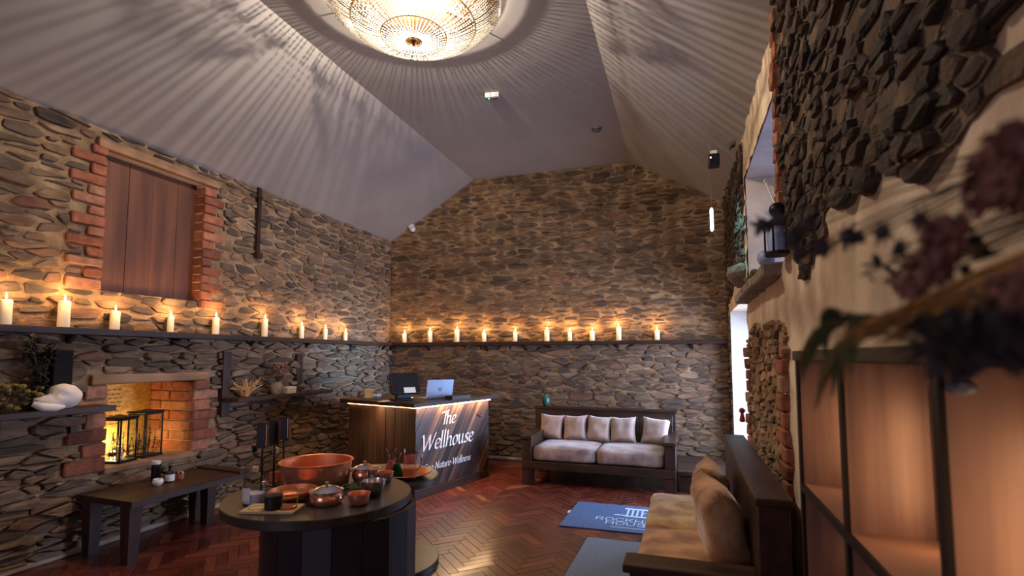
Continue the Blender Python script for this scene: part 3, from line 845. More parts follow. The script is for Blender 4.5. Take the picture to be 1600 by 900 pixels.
def lantern(px, yb, wpx, hpx, label, X, rz, lit):
    p = onX(px, yb, X); p.z = NICHE[2] + .007
    d = (p - EYEP).dot(FWD); w = wpx * d / FOC / 1.3; h = hpx * d / FOC
    t = thing('lantern', label, 'lantern', p, rz, 'black framed lanterns in the niche')
    a = w / 2; s = .011
    MB().box((-a - .008, -a - .008, 0), (a + .008, a + .008, .022), .004, 1).build('base', 'dark_metal', t)
    f = MB()
    f.box((-a, -a, h - .03), (a, a, h - .018)).box((-a - .008, -a - .008, h - .018), (a + .008, a + .008, h), .004, 1)
    f.build('roof', 'dark_metal', t)
    for sx in (-1, 1):
        for sy in (-1, 1):
            MB().box((sx * a - s * (sx > 0), sy * a - s * (sy > 0), .02), (sx * a + s * (sx < 0), sy * a + s * (sy < 0), h - .028)).build('post', 'dark_metal', t)
    for k in range(4):
        MB().box((a - .007, -a + s, .024), (a - .004, a - s, h - .03), mx=R(k * PI / 2, 'Z')).build('pane', 'glass', t)
    MB().tube([(-.03, 0, h), (-.028, 0, h + .012), (0, 0, h + .016), (.028, 0, h + .012), (.03, 0, h)], .003, 5).build('ring_handle', 'dark_metal', t)
    rr = random.Random(int(px))
    sp = MB()
    for k in range(26):
        b0 = Vector((rr.uniform(-.7, .7) * a, rr.uniform(-.7, .7) * a, .023)); ht = rr.uniform(.25, .62) * h
        tip = b0 * 1. + Vector((rr.uniform(-.2, .2) * a, rr.uniform(-.2, .2) * a, ht))
        sp.tube([b0, b0.lerp(tip, .5) + Vector((rr.uniform(-.01, .01), rr.uniform(-.01, .01), 0)), tip], .002, 4)
        for q in range(9):
            c = b0.lerp(tip, rr.uniform(.25, 1)); dv = Vector((rr.uniform(-1, 1), rr.uniform(-1, 1), rr.uniform(-.2, 1))).normalized() * rr.uniform(.012, .026)
            e = c + dv; e.x = max(-a * .9, min(a * .9, e.x)); e.y = max(-a * .9, min(a * .9, e.y))
            sp.leaf(c, e, .006, n=2)
    tag(sp.build('dried_sprigs', 'leafdark', t), kind='stuff')
    if lit:
        MB().lathe([(0, .022), (.022, .022), (.022, h * .36), (0, h * .36)], 12, T(.3 * a, -.2 * a, 0)).build('candle_stub', 'wax', t)
        MB().lathe([(0, 0), (.006, .012), (.004, .03), (0, .045)], 8, T(.3 * a, -.2 * a, h * .37)).build('flame', 'flame', t, True)
        lamp('lantern_glow', 'POINT', (.3 * a, -.2 * a, h * .37 + .05), 1.2, (1, .62, .25), .02, parent=t)
    return t
lantern(184, 722, 43, 70, 'lower black lantern with a lit candle, at left in the niche', XL - .13, .25, True)
lantern(225, 714, 42, 70, 'taller standing black lantern of dried sprigs, at right in the niche', XL - .17, .1, False)
# the warm uplighter standing behind the lanterns
t = thing('uplighter', 'small warm uplighter hidden behind the niche lanterns', 'lamp', (XN + .1, 3.52, NICHE[2] + .007))
MB().lathe([(0, 0), (.035, 0), (.035, .03), (.02, .035), (0, .035)], 14).build('lamp_body', 'dark_metal', t)
MB().lathe([(.02, .036), (.012, .05), (0, .053)], 12).build('lamp_lens', 'strip', t, True)
lamp('niche_light', 'POINT', (.02, 0, .12), 7.5, (1, .66, .24), .03, parent=t)

# ================================================================== LEFT LOW SHELF
z0 = 1.165
t = thing('wall_shelf', 'thick dark floating shelf with white cloth at far left', 'shelf', (XL, 1.9, z0))
MB().box((-.02, 0, -.05), (.26, 1.13, -.005), .005).build('shelf_board', 'walnut', t)
MB().box((.0, .42, -.36), (.035, .5, -.05)).build('bracket', 'walnutz', t)
MB().box((.0, .95, -.30), (.03, 1.0, -.05)).build('bracket', 'walnutz', t)
def shelf_p(x, y, X): return onX(x, y, X)
X = XL + .15
p = onX(82, 634, X)
b = bmesh.new(); bmesh.ops.create_icosphere(b, subdivisions=4, radius=1)
for v in b.verts:
    c = v.co.copy(); a = math.atan2(c.z, c.y)
    k = 1 + .10 * noise.noise(c * 1.6 + Vector((3, 1, 2))) - .22 * math.exp(-((a - 2.2) ** 2) * 5) + .05 * noise.noise(c * 4)
    # crown of the folded cap sits right of a turned up brim
    q = Vector((c.x * .10 * k, c.y * .155 * k + .03, max(-.085, c.z * .105 * k)))
    if c.y < -.35: q.z = q.z * .72 - .02
    v.co = q
o = MB().bm(b).build('folded_towel', 'towel', None, True, (X, p.y + .0, z0 - .005 + .086))
tag(o, 'plump white folded cloth lying on the far left shelf', 'cloth')
b2 = MB().tube([(.06, -.16, -.03), (.09, -.11, -.062), (.1, -.04, -.07), (.1, .02, -.066)], [.02, .034, .03, .012], 10)
b2.build('rolled_hem', 'towel', o, True)
p = onX(91, 600, XL + .10)
t = thing('vase', 'tall dark square vase standing behind the white folded cloth', 'vase', (XL + .09, p.y, z0 - .005))
MB().box((-.06, -.065, 0), (.06, .065, .44), .006).build('vase_body', 'dark_vase', t)
MB().box((-.05, -.055, .4402), (.05, .055, .4406)).build('vase_mouth', 'dark_metal', t)
rr = random.Random(12)
p = onX(66, 600, XL + .12)
t = thing('potted_shrub', 'dark leafy dried branch standing left of the dark vase', 'plant', (XL + .12, p.y - .01, z0 - .005))
MB().lathe([(0, 0), (.04, 0), (.05, .08), (.045, .12), (.04, .12), (.04, .1), (0, .1)], 14).build('pot', 'dark_metal', t, 'auto')
st = MB(); lf = MB()
for k in range(12):
    top = Vector((rr.uniform(-.05, .09), rr.uniform(-.13, .10), rr.uniform(.3, .56)))
    pts = [Vector((0, 0, .09)), Vector((top.x * .3, top.y * .3, top.z * .55)), top]
    st.tube(pts, [.005, .004, .002], 5)
    for q in range(34):
        u = rr.uniform(.2, 1); c = pts[1].lerp(pts[2], u) if u > .5 else pts[0].lerp(pts[1], u * 2)
        lf.leaf(c, c + Vector((rr.uniform(-1, 1) * .6, rr.uniform(-1, 1), rr.uniform(-.5, .8))).normalized() * rr.uniform(.03, .06), .012, n=2)
st.build('branch', 'stem', t); tag(lf.build('foliage', 'leafdark', t), kind='stuff')
p = onX(18, 630, XL + .16)
t = thing('dried_posy', 'low ochre and brown dried flower posy at the left end of the shelf', 'dried flowers', (XL + .15, p.y - .03, z0 - .005))
st = MB()
for k in range(60):
    tip = Vector((rr.uniform(-.08, .09), rr.uniform(-.2, .2), rr.uniform(.02, .19)))
    st.tube([(tip.x * .3, tip.y * .3, 0), tip * .6 + Vector((0, 0, .02)), tip], .0025, 4)
st.build('stalks', 'stem', t)['kind'] = 'stuff'
hd = MB()
for k in range(60):
    hd.ball((rr.uniform(-.08, .09), rr.uniform(-.2, .2), rr.uniform(.03, .19)), rr.uniform(.012, .026), 6, 4, (1, 1, .8))
hd.build('flower_heads', 'ochre', t)['kind'] = 'stuff'

# ================================================================== FLOATING SHELF BY THE LANTERNS
ya, yb_ = 4.28, 5.38
t = thing('hanging_shelf', 'dark timber shelf on two upright posts, right of the niche', 'shelf', (XL, ya, 1.10))
MB().box((.0, -.05, -.18), (.06, .05, .50), .006).build('post', 'walnutz', t)
MB().box((.0, yb_ - ya - .05, -.10), (.06, yb_ - ya + .05, .48), .006).build('post', 'walnutz', t)
MB().box((.06, -.04, -.02), (.27, yb_ - ya + .36, .018), .004).build('shelf_board', 'walnut', t)
MB().box((.02, .05, -.09), (.05, yb_ - ya - .05, -.06)).build('rail', 'walnut', t)
zs = 1.118
p = onX(432, 606, XL + .15)
t = thing('stoneware_jar', 'squat brown jar of dried flowers on the hanging shelf', 'jar', (XL + .15, p.y, zs))
MB().lathe([(0, 0), (.05, 0), (.07, .04), (.072, .09), (.055, .13), (.05, .14), (.042, .14), (.045, .12), (0, .12)], 18).build('jar_body', 'slate', t, 'auto')
st = MB(); hd = MB()
for k in range(16):
    tip = Vector((rr.uniform(-.08, .1), rr.uniform(-.14, .14), rr.uniform(.2, .36)))
    st.tube([(0, 0, .12), tip * .5 + Vector((0, 0, .05)), tip], .0025, 4)
    for q in range(3): hd.ball(tip + Vector((rr.uniform(-.02, .02), rr.uniform(-.02, .02), rr.uniform(-.03, .02))), rr.uniform(.010, .02), 6, 4)
st.build('flower_stalks', 'stem', t)['kind'] = 'stuff'; hd.build('flower_heads', 'petal', t)['kind'] = 'stuff'
p = onX(451, 606, XL + .17)
t = thing('carton', 'small cream carton beside the brown jar on the hanging shelf', 'box', (XL + .17, p.y, zs))
MB().box((-.05, -.075, 0), (.05, .075, .075), .003, 1).build('carton_body', 'cream', t)
MB().box((-.051, -.076, .055), (.051, .076, .0765), .002, 1).build('carton_lid', 'paper', t)
p = onX(385, 615, XL + .15)
t = thing('dried_bundle', 'loose pale bundle of dried stalks lying on the hanging shelf', 'dried flowers', (XL + .15, p.y, zs))
st = MB()
for k in range(30):
    a = rr.uniform(-.6, .6); st.tube([(rr.uniform(-.04, .04), -.02 + .04 * a, 0.004), (rr.uniform(-.05, .05), .12 * a, .08), (rr.uniform(-.06, .06), .3 * a, rr.uniform(.08, .2))], .003, 4)
st.build('stalks', 'straw', t)['kind'] = 'stuff'
p = onX(484, 604, XL + .2)
t = thing('bare_twig', 'thin bare forked twig leaning at the far shelf end', 'twig', (XL + .2, p.y, zs))
MB().tube([(0, .04, 0), (0, .0, .12), (-.05, -.06, .3)], [.005, .004, .002], 5).tube([(0, .0, .12), (0, .08, .2)], [.003, .0015], 5).tube([(0, .04, .0), (.01, .14, .05), (.01, .17, .1)], [.004, .003, .002], 5).build('twig_stem', 'stem', t)

# ================================================================== BENCH AND ITS JARS
BZ = .47
A, B_, C_, D_ = [onZ(*q, BZ) for q in ((107, 771), (206, 785), (392, 737), (322, 728))]
A.x = max(A.x, XL + .06); D_.x = max(D_.x, XL + .06)
t = thing('bench', 'long low dark timber bench against the left wall under the niche', 'bench', (0, 0, 0))
MB().prism([(A.x, A.y), (B_.x, B_.y), (C_.x, C_.y), (D_.x, D_.y)], BZ - .045, BZ).build('bench_top', 'walnut', t)
def leg(p, z1, w, parent, m='walnutz', top=1.35):
    w2 = w * top
    return MB().add([(p[0] - w / 2, p[1] - w / 2, 0), (p[0] + w / 2, p[1] - w / 2, 0), (p[0] + w / 2, p[1] + w / 2, 0), (p[0] - w / 2, p[1] + w / 2, 0),
                     (p[0] - w2 / 2, p[1] - w2 / 2, z1), (p[0] + w2 / 2, p[1] - w2 / 2, z1), (p[0] + w2 / 2, p[1] + w2 / 2, z1), (p[0] - w2 / 2, p[1] + w2 / 2, z1)],
                    [(3, 2, 1, 0), (4, 5, 6, 7), (0, 1, 5, 4), (1, 2, 6, 5), (2, 3, 7, 6), (3, 0, 4, 7)]).build('leg', m, parent)
for q in ((A.x + .09, A.y + .07), (B_.x - .08, B_.y + .06), (-4.28, 3.86), (D_.x + .05, D_.y - .14)): leg(q, BZ - .045, .075, t)
MB().box((-4.5, 3.02, BZ - .12), (-4.46, 3.86, BZ - .045)).build('apron', 'walnut', t)
t = thing('bench_tray', 'thin dark board lying across the far end of the bench', 'board', (D_.x, D_.y, BZ))
dv = C_ - D_; L_ = dv.length
MB().box((.01, -.1, .0), (L_ - .02, .0, .018), .004, 1, mx=R(math.atan2(dv.y, dv.x), 'Z')).build('tray_board', 'walnut', t)
def at(px, py, z): 
    p = onZ(px, py, z); return (p.x, p.y, z)
def scale_at(p): return (Vector(p) - EYEP).dot(FWD) / FOC
p = at(243, 753, BZ)
t = thing('bottle', 'tall dark bottle with white cap standing at back on the bench', 'bottle', p)
MB().lathe([(0, 0), (.035, 0), (.037, .01), (.037, .15), (.02, .165), (0, .165)], 16).build('bottle_body', 'black_plastic', t, 'auto')
MB().lathe([(.03, .152), (.034, .152), (.034, .178), (0, .18)], 16).build('cap', 'white_plastic', t, 'auto')
p = at(249, 757, BZ)
t = thing('candle_jar', 'round white bowl candle in front of the dark bottle on bench', 'candle', (p[0] + .02, p[1] - .03, BZ))
MB().lathe([(0, 0), (.024, 0), (.040, .02), (.042, .036), (.035, .054), (.031, .056), (.032, .045), (0, .045)], 18).build('candle_bowl', 'white_plastic', t, 'auto')
p = at(265, 753, BZ)
t = thing('bottle', 'small dark bottle with white label, middle of the bench jars', 'bottle', p)
MB().lathe([(0, 0), (.035, 0), (.036, .075), (.014, .095), (.012, .12), (0, .12)], 16).build('bottle_body', 'black_plastic', t, 'auto')
MB().lathe([(.0364, .012), (.0364, .068)], 20).build('label', 'label', t, True)
MB().lathe([(.014, .115), (.014, .14), (0, .142)], 12).build('pump', 'dark_metal', t, 'auto')
p = at(281, 748, BZ)
t = thing('jar', 'small steel lidded jar, rightmost of the jars on bench', 'jar', p)
MB().lathe([(0, 0), (.03, 0), (.034, .05), (0, .05)], 16).build('jar_body', 'amber', t, 'auto')
MB().lathe([(.036, .05), (.036, .068), (.03, .072), (0, .072)], 16).build('lid', 'steel', t, 'auto')

# ================================================================== CEILING THINGS
CH = Vector((-1.92, 3.41, ZFLAT))
t = thing('chandelier', 'wide glowing crystal basket chandelier under the flat ceiling', 'chandelier', CH)
RR = .67
MB().lathe([(0, 0), (.63, 0), (.64, -.008), (.62, -.016), (0, -.016)], 48).build('ceiling_plate', 'plate', t, 'auto')
MB().tube([(RR * math.cos(a * PI / 32), RR * math.sin(a * PI / 32), -.035) for a in range(64)], .008, 6, closed=True).build('rim_ring', 'brass', t, True)
for k, (r, z) in enumerate(((.47, -.26), (.25, -.355), (.06, -.395))):
    MB().tube([(r * math.cos(a * PI / 24), r * math.sin(a * PI / 24), z) for a in range(48)], .005, 5, closed=True).build('tier_ring', 'brass', t, True)
for k in range(6):
    a = k * PI / 3
    MB().tube([(.3 * math.cos(a), .3 * math.sin(a), -.02), (.55 * math.cos(a), .55 * math.sin(a), -.02), (RR * math.cos(a), RR * math.sin(a), -.035)], .006, 5).build('arm', 'brass', t)
beads = MB()
OCT = [(1, 0, 0), (0, 1, 0), (-1, 0, 0), (0, -1, 0), (0, 0, 1), (0, 0, -1)]
OF = [(0, 1, 4), (1, 2, 4), (2, 3, 4), (3, 0, 4), (1, 0, 5), (2, 1, 5), (3, 2, 5), (0, 3, 5)]
def strand(p0, p1, n, r, sag=0.):
    d = Vector(p1) - Vector(p0); q = d.to_track_quat('Z', 'Y').to_matrix(); l = d.length / n
    for i in range(n):
        u = (i + .5) / n
        c = Vector(p0).lerp(Vector(p1), u) - Vector((0, 0, sag * 4 * u * (1 - u)))
        for v in OCT: beads.v.append(tuple(c + q @ Vector((v[0] * r, v[1] * r, v[2] * l * .52))))
        o = len(beads.v) - 6
        beads.f += [tuple(o + k for k in f) for f in OF]; beads.tone += [0] * 8
def cyl(r, a, z): return (r * math.cos(a), r * math.sin(a), z)
rj = random.Random(2); JT = lambda n: rj.uniform(-.3, .3) * 2 * PI / n
for i in range(150):
    a = 2 * PI * i / 150 + JT(150); strand(cyl(RR, a, -.04), cyl(RR, a, -.115), 5, .0075)
for i in range(140):
    a = 2 * PI * i / 140 + JT(140); strand(cyl(RR - .01, a, -.10), cyl(.47, a, -.262), 15, .0072, .025)
for i in range(96):
    a = 2 * PI * i / 96 + JT(96); strand(cyl(.47, a, -.265), cyl(.25, a, -.357), 13, .0072, .016)
for i in range(46):
    a = 2 * PI * i / 46; strand(cyl(.25, a, -.358), cyl(.06, a, -.397), 11, .0066, .008)
# six smaller swagged rosettes above the basket
for k in range(6):
    a0 = k * PI / 3 + .3; cx, cy = .40 * math.cos(a0), .40 * math.sin(a0)
    for rr_, z in ((.16, -.10), (.12, -.13), (.08, -.15)):
        for i in range(int(rr_ * 170)):
            a = 2 * PI * i / int(rr_ * 170); strand((cx + rr_ * math.cos(a), cy + rr_ * math.sin(a), z), (cx + (rr_ - .035) * math.cos(a), cy + (rr_ - .035) * math.sin(a), z - .022), 3, .006)
tag(beads.build('crystal_strands', 'crystal', t), kind='stuff')
MB().lathe([(0, -.43), (.012, -.425), (.018, -.413), (.03, -.405), (.045, -.398), (0, -.39)], 14).build('finial', 'brass', t, True)
for k in range(6):
    a0 = k * PI / 3 + .3
    MB().ball(cyl(.36, a0, -.13), .026, 10, 6).build('bulb_shell', 'glass', t, True); MB().ball(cyl(.36, a0, -.108), .007, 8, 5).build('filament', 'bulb', t, True)
    lamp('chandelier_bulb', 'POINT', cyl(.36, a0, -.135), 6, (1, .82, .62), .012, parent=t)
MB().ball((0, 0, -.105), .036, 10, 6).build('bulb_shell', 'glass', t, True); MB().ball((0, 0, -.08), .009, 8, 5).build('filament', 'bulb', t, True)
lamp('chandelier_centre', 'POINT', (0, 0, -.112), 215, (1, .84, .67), .010, parent=t)

p = onZ(769, 146, ZFLAT)
t = thing('emergency_light', 'small white emergency light box with green lamp on flat ceiling', 'light', (p.x, p.y, ZFLAT), .15)
MB().box((-.075, -.03, -.05), (.075, .03, 0), .006).build('housing', 'white_plastic', t)
MB().box((-.07, -.024, -.062), (.07, .024, -.05), .003).build('diffuser', 'grey_plastic', t)
MB().ball((-.03, -.02, -.066), .008, 8, 5).build('indicator', 'green_led', t)
p = onZ(932, 200, ZFLAT)
t = thing('smoke_detector', 'round grey smoke detector on the flat ceiling near right slope', 'detector', (p.x, p.y, ZFLAT))
MB().lathe([(0, -.045), (.03, -.043), (.05, -.03), (.06, -.012), (.06, 0), (0, 0)], 24).build('detector_body', 'grey_plastic', t, 'auto')
MB().lathe([(.048, -.034), (.052, -.034), (.054, -.026)], 24).build('vent_ring', 'black_plastic', t, 'auto')
nL = Vector((SL, 0, -1)).normalized(); nR = Vector((-SR, 0, -1)).normalized()
p = onP(642, 353, (XL, 0, ZEL), nL)
t = thing('security_camera', 'small white camera on left ceiling slope above the corner', 'camera', p + nL * .003)
t.rotation_euler = nL.to_track_quat('Z', 'Y').to_euler()
MB().lathe([(0, 0), (.055, 0), (.055, .02), (.03, .03), (0, .03)], 18).build('mount', 'white_plastic', t, 'auto')
MB().ball((0, 0, .06), .05, 14, 10).build('camera_head', 'white_plastic', t, True)
MB().lathe([(.03, 0), (.03, .016), (0, .018)], 14, T(.03, -.03, .08) @ R(1.0, 'X') @ R(.6, 'Y')).build('lens', 'black_plastic', t, 'auto')
pR = (XR, 0, ZER)
p = onP(1115, 238, pR, nR)
t = thing('speaker', 'black ceiling speaker with a tiny white light on right slope', 'speaker', p)
MB().box((-.05, -.06, -.14), (.05, .06, -.03), .008).build('speaker_body', 'black_plastic', t)
MB().box((-.03, -.03, -.035), (.03, .03, .01), .004).build('mount', 'white_plastic', t)
MB().ball((-.03, -.062, -.07), .007, 8, 5).build('indicator', 'white_led', t)
p = onP(1142, 224, pR, nR)
t = thing('sensor_box', 'small grey sensor box on right slope beside the black speaker', 'sensor', p)
t.rotation_euler = nR.to_track_quat('Z', 'Y').to_euler()
MB().box((-.05, -.03, 0), (.05, .03, .035), .005).build('sensor_body', 'grey_plastic', t)
MB().box((-.03, -.02, .035), (.03, .02, .038)).build('sensor_lens', 'black_plastic', t)
p0 = onY(1112, 340, 5.3)
ztop = ZFLAT - SR * (p0.x - XF2); zt = onY(1112, 325, 5.3).z; zb = onY(1112, 362, 5.3).z
t = thing('pendant_light', 'slim white glowing rod hanging on a wire from right slope', 'lamp', (p0.x, p0.y, ztop))
MB().tube([(0, 0, 0), (0, 0, zt - ztop)], .0025, 5).build('wire', 'grey_plastic', t)
MB().lathe([(0, zb - ztop), (.013, zb - ztop + .01), (.016, zb - ztop + .03), (.016, zt - ztop - .02), (.008, zt - ztop), (0, zt - ztop)], 10).build('glow_rod', 'white_led', t, True)
MB().lathe([(0, -.02), (.03, -.018), (.03, 0.02), (0, 0.02)], 12).build('canopy', 'white_plastic', t, 'auto')
# teal spotlight on top of the speaker washing the right hand wall
lamp('teal_wash', 'SPOT', (.30, 5.6, 3.5), 70, (.25, .85, .9), .03, (.28, .75, -.75)).data.spot_size = 1.2

# ================================================================== RECEPTION COUNTER
CO = Vector((-2.79, 5.13, 0)); CA = Vector((.264, .9645, 0)).normalized(); CN = Vector((CA.y, -CA.x, 0))     # front runs along CA, faces CN
LF, LS, HC = 1.34, 1.10, .985
rzc = math.atan2(CN.y, CN.x) + PI / 2                     # local x along the front (CA), local y into the desk (-CN)
rzc = math.atan2(CA.y, CA.x)
t = counter = thing('reception_counter', 'dark timber reception counter with glowing top edge and white lettering', 'counter', CO, rzc)
# local: x along CA, y = 90 deg left of CA = -CN (into the desk)
MB().box((0, .02, .0), (LF, .06, HC)).build('front_carcass', 'walnut', t)
MB().box((.02, .06, .0), (.06, LS, HC)).build('side_carcass', 'walnut', t)
MB().box((LF - .04, .06, 0), (LF, LS * .62, HC)).build('side_carcass', 'walnut', t)
MB().box((-.012, -.006, 0), (LF + .004, .02, .095), .004, 1).build('plinth', 'walnutx', t)
rp = random.Random(31)
# slanted boards of the front: two fields that meet at a vertical joint, clipped to the panel
ang = math.radians(56); dx, dz = math.cos(ang), math.sin(ang); nx_, nz_ = -dz, dx
c = -1.6
while c < 1.2:
    w = rp.uniform(.05, .095)
    poly = [(-.006, .1), (LF, .1), (LF, HC), (-.006, HC)]
    poly = clip(poly, nx_, nz_, c + w - .004); poly = clip(poly, -nx_, -nz_, -c) if poly else poly
    if len(poly) > 2 and abs(area(poly)) > .0015:
        y0 = .004 - rp.uniform(0, .008); tn = rp.uniform(.05, .9)
        if rp.random() < .2: tn = 1.
        n = len(poly); RI = R(PI / 2 - ang, 'Y')             # grain follows the board
        vs = [Vector((x, .02, z)) for x, z in poly] + [Vector((x, y0, z)) for x, z in poly]
        loc = [RI.inverted() @ v for v in vs]
        loc = [Vector((q.x, q.z, -q.y)) for q in loc]          # board length on local y
        fs = [tuple(range(n, 2 * n))] + [(i, (i + 1) % n, n + (i + 1) % n, n + i) for i in range(n)]
        o = MB().add(loc, fs, None, tn).build('slanted_board', 'plank', t)
        o.matrix_local = RI @ R(PI / 2, 'X')
    c += w
y = 0.0
while y < LS - .01:
    w = min(rp.uniform(.1, .16), LS - y)
    MB().box((-.004 - rp.uniform(0, .006), y + .002, 0.0), (.02, y + w - .002, HC), .002, 1).build('upright_board', 'walnutz', t)
    y += w
ov = .1
MB().box((-ov * 1.1, -ov * .7, HC + .015), (LF + .1, LS + .05, HC + .062), .005).build('counter_top', 'walnutx', t)
st = MB().box((-.03, -.03, HC), (LF, -.018, HC + .012)).box((-.03, -.018, HC), (-.018, LS, HC + .012)); st.build('led_strip', 'strip', t)
lamp('counter_glow', 'AREA', (LF / 2, -.042, HC + .004), 13, (1, .66, .34), LF, .02, (0, .14, -1), parent=t)
lamp('counter_glow', 'AREA', (-.042, LS / 2, HC + .004), 9, (1, .66, .34), .02, LS, (.14, 0, -1), parent=t)
GL = {'T': [[(-.02, .72), (.0, .79), (.2, .8), (.5, .84)], [(.26, .8), (.22, .0)]],
 'h': [[(.0, .86), (0, 0)], [(0, .3), (.08, .45), (.2, .5), (.27, .42), (.27, .06), (.31, 0), (.38, .05)]],
 'e': [[(.03, .24), (.2, .28), (.28, .38), (.23, .48), (.12, .5), (.03, .38), (.0, .2), (.05, .04), (.16, 0), (.3, .09)]],
 'W': [[(-.1, .74), (-.02, .8), (.03, .66), (.14, .0), (.42, .76), (.48, .0), (.62, .36), (.78, .84)]],
 'l': [[(0, .9), (0, .08), (.05, 0), (.12, .05)]],
 'o': [[(.16, .5), (.04, .4), (0, .22), (.05, .03), (.15, 0), (.27, .12), (.3, .3), (.25, .46), (.16, .5)]],
 'u': [[(-.05, .43), (.01, .5), (.02, .15), (.08, 0), (.18, .05), (.27, .22)], [(.27, .5), (.27, .06), (.31, 0), (.38, .05)]],
 's': [[(.25, .44), (.15, .5), (.05, .43), (.08, .31), (.2, .2), (.23, .09), (.12, 0), (-.02, .06)]],
 'S': [[(.38, .7), (.24, .8), (.08, .7), (.1, .52), (.3, .32), (.34, .12), (.18, 0), (-.03, .09)]],
 'p': [[(0, .5), (0, -.32)], [(0, .35), (.12, .5), (.26, .43), (.29, .22), (.19, .01), (0, .05)]],
 'a': [[(.27, .46), (.15, .5), (.03, .36), (0, .15), (.07, 0), (.18, .08), (.27, .3)], [(.28, .5), (.27, .06), (.31, 0), (.38, .05)]],
 'N': [[(0, 0), (.04, .8), (.42, 0), (.47, .84)]],
 't': [[(.07, .68), (.05, .1), (.11, 0), (.22, .06)], [(-.06, .48), (.2, .5)]],
 'r': [[(0, .5), (0, 0)], [(0, .3), (.09, .46), (.2, .5), (.25, .43)]],
 'n': [[(0, .5), (0, 0)], [(0, .3), (.08, .45), (.2, .5), (.27, .42), (.27, .06), (.31, 0), (.38, .05)]],
 '-': [[(0, .26), (.2, .27)]],
 'R': [[(0, 0), (0, .7), (.42, .7), (.52, .6), (.52, .42), (.42, .33), (.0, .33)], [(.3, .33), (.55, 0)]],
 'O': [[(.3, .7), (.1, .64), (0, .45), (0, .25), (.1, .06), (.3, 0), (.5, .06), (.6, .25), (.6, .45), (.5, .64), (.3, .7)]],
 'C': [[(.58, .58), (.45, .7), (.18, .7), (.02, .55), (0, .3), (.1, .06), (.3, 0), (.48, .02), (.6, .14)]],
 'K': [[(0, 0), (0, .7)], [(.52, .7), (.0, .3)], [(.18, .44), (.55, 0)]],
 'H': [[(0, 0), (0, .7)], [(.55, 0), (.55, .7)], [(0, .35), (.55, .35)]],
 'I': [[(0, 0), (0, .7)]], 'L': [[(0, .7), (0, 0), (.45, 0)]],
 'U': [[(0, .7), (0, .2), (.1, .04), (.28, 0), (.46, .04), (.56, .2), (.56, .7)]],
 'Z': [[(.52, .58), (.4, .7), (.14, .7), (.03, .56), (.14, .4), (.42, .32), (.53, .16), (.4, 0), (.13, 0), (0, .13)]],
 'E': [[(.48, .7), (0, .7), (0, 0), (.48, 0)], [(0, .35), (.42, .35)]]}
ADV = {'T': .42, 'W': .84, 'l': .19, 'o': .42, 's': .34, 'S': .48, 'N': .58, 't': .27, 'r': .32, '-': .3, 'e': .38, 'I': .24, 'R': .78, 'O': .82, 'C': .8, 'K': .76, 'H': .8, 'L': .66, 'U': .8, 'E': .7, 'Z': .76}
CURVED = set('heluosSpatrn')
def crm(pts, n=6):
    if len(pts) < 3: return pts
    out = []
    for i in range(len(pts) - 1):
        p0, p1, p2, p3 = pts[max(i - 1, 0)], pts[i], pts[i + 1], pts[min(i + 2, len(pts) - 1)]
        for k in range(n):
            u = k / n
            out.append(tuple(.5 * (2 * b + (c - a) * u + (2 * a - 5 * b + 4 * c - d) * u * u + (3 * b - a - 3 * c + d) * u ** 3) for a, b, c, d in zip(p0, p1, p2, p3)))
    return out + [pts[-1]]
def letters(mb, text, x0, x1, z0, hs, place, slant=.16, nib=.05, nang=.62, curved=True, lift=(0, -2e-5, 0)):
    """pen strokes; place(x,z) gives the point; text is stretched from x0 to x1, em height hs"""
    tot = sum(ADV.get(ch, .44) for ch in text[:-1]) + (ADV.get(text[-1], .44) - .06)
    k = (x1 - x0) / tot; x = 0; nang = nang or 0.
    for ch in text:
        for s in GL['Z' if (ch == 'S' and not curved) else ch]:
            pts = crm(s) if (curved and (ch in CURVED)) or (not curved and ch in 'OCUS') else s
            for a, b in zip(pts, pts[1:]):
                d = math.hypot(b[0] - a[0], b[1] - a[1]) or 1
                e = ((b[0] - a[0]) / d, (b[1] - a[1]) / d)
                px, pz = math.cos(nang) * nib, math.sin(nang) * nib
                if nang is None or not curved: px, pz = -e[1] * nib, e[0] * nib
                cr = abs(e[0] * pz - e[1] * px)
                if cr < nib * .32: px, pz = px - e[1] * nib * .3, pz + e[0] * nib * .3
                ext = .014 if curved else nib * .7
                a2 = (a[0] - e[0] * ext, a[1] - e[1] * ext); b2 = (b[0] + e[0] * ext, b[1] + e[1] * ext)
                q = [(a2[0] - px, a2[1] - pz), (b2[0] - px, b2[1] - pz), (b2[0] + px, b2[1] + pz), (a2[0] + px, a2[1] + pz)]
                mb.add([place(x0 + (x + u + v * slant) * k, z0 + v * hs) + Vector(lift) * (len(mb.f) % 60) for u, v in q], [(0, 1, 2, 3)])
        x += ADV.get(ch, .44)
def cl(px, py):                                            # pixel to (along front, height)
    p = onP(px, py, CO, CN) - CO
    return p.dot(CA), p.z
mb = MB(); pl = lambda x, z: Vector((x, -.0075, z))
a, b_ = cl(689, 663), cl(711, 660); letters(mb, 'The', a[0], b_[0], a[1] * .5 + b_[1] * .5, (cl(690, 643)[1] - a[1]) / .82, pl)
a, b_ = cl(658, 703), cl(738, 690); hs = (cl(690, 672)[1] - cl(690, 697.5)[1]) / .88
letters(mb, 'Wellhouse', a[0], b_[0], .5 * (a[1] + b_[1]), hs, pl)
a, b_ = cl(676, 731.5), cl(734, 719.5); hs = (cl(700, 715)[1] - cl(700, 727)[1]) / .95
w_all = sum(ADV.get(c_, .44) for c_ in 'Spa-Nature-Wellness'); w_vis = sum(ADV.get(c_, .44) for c_ in '-Nature-Wellness')
letters(mb, 'Spa-Nature-Wellness', b_[0] - (b_[0] - a[0]) * w_all / w_vis, b_[0], .5 * (a[1] + b_[1]), hs, pl, nib=.055)
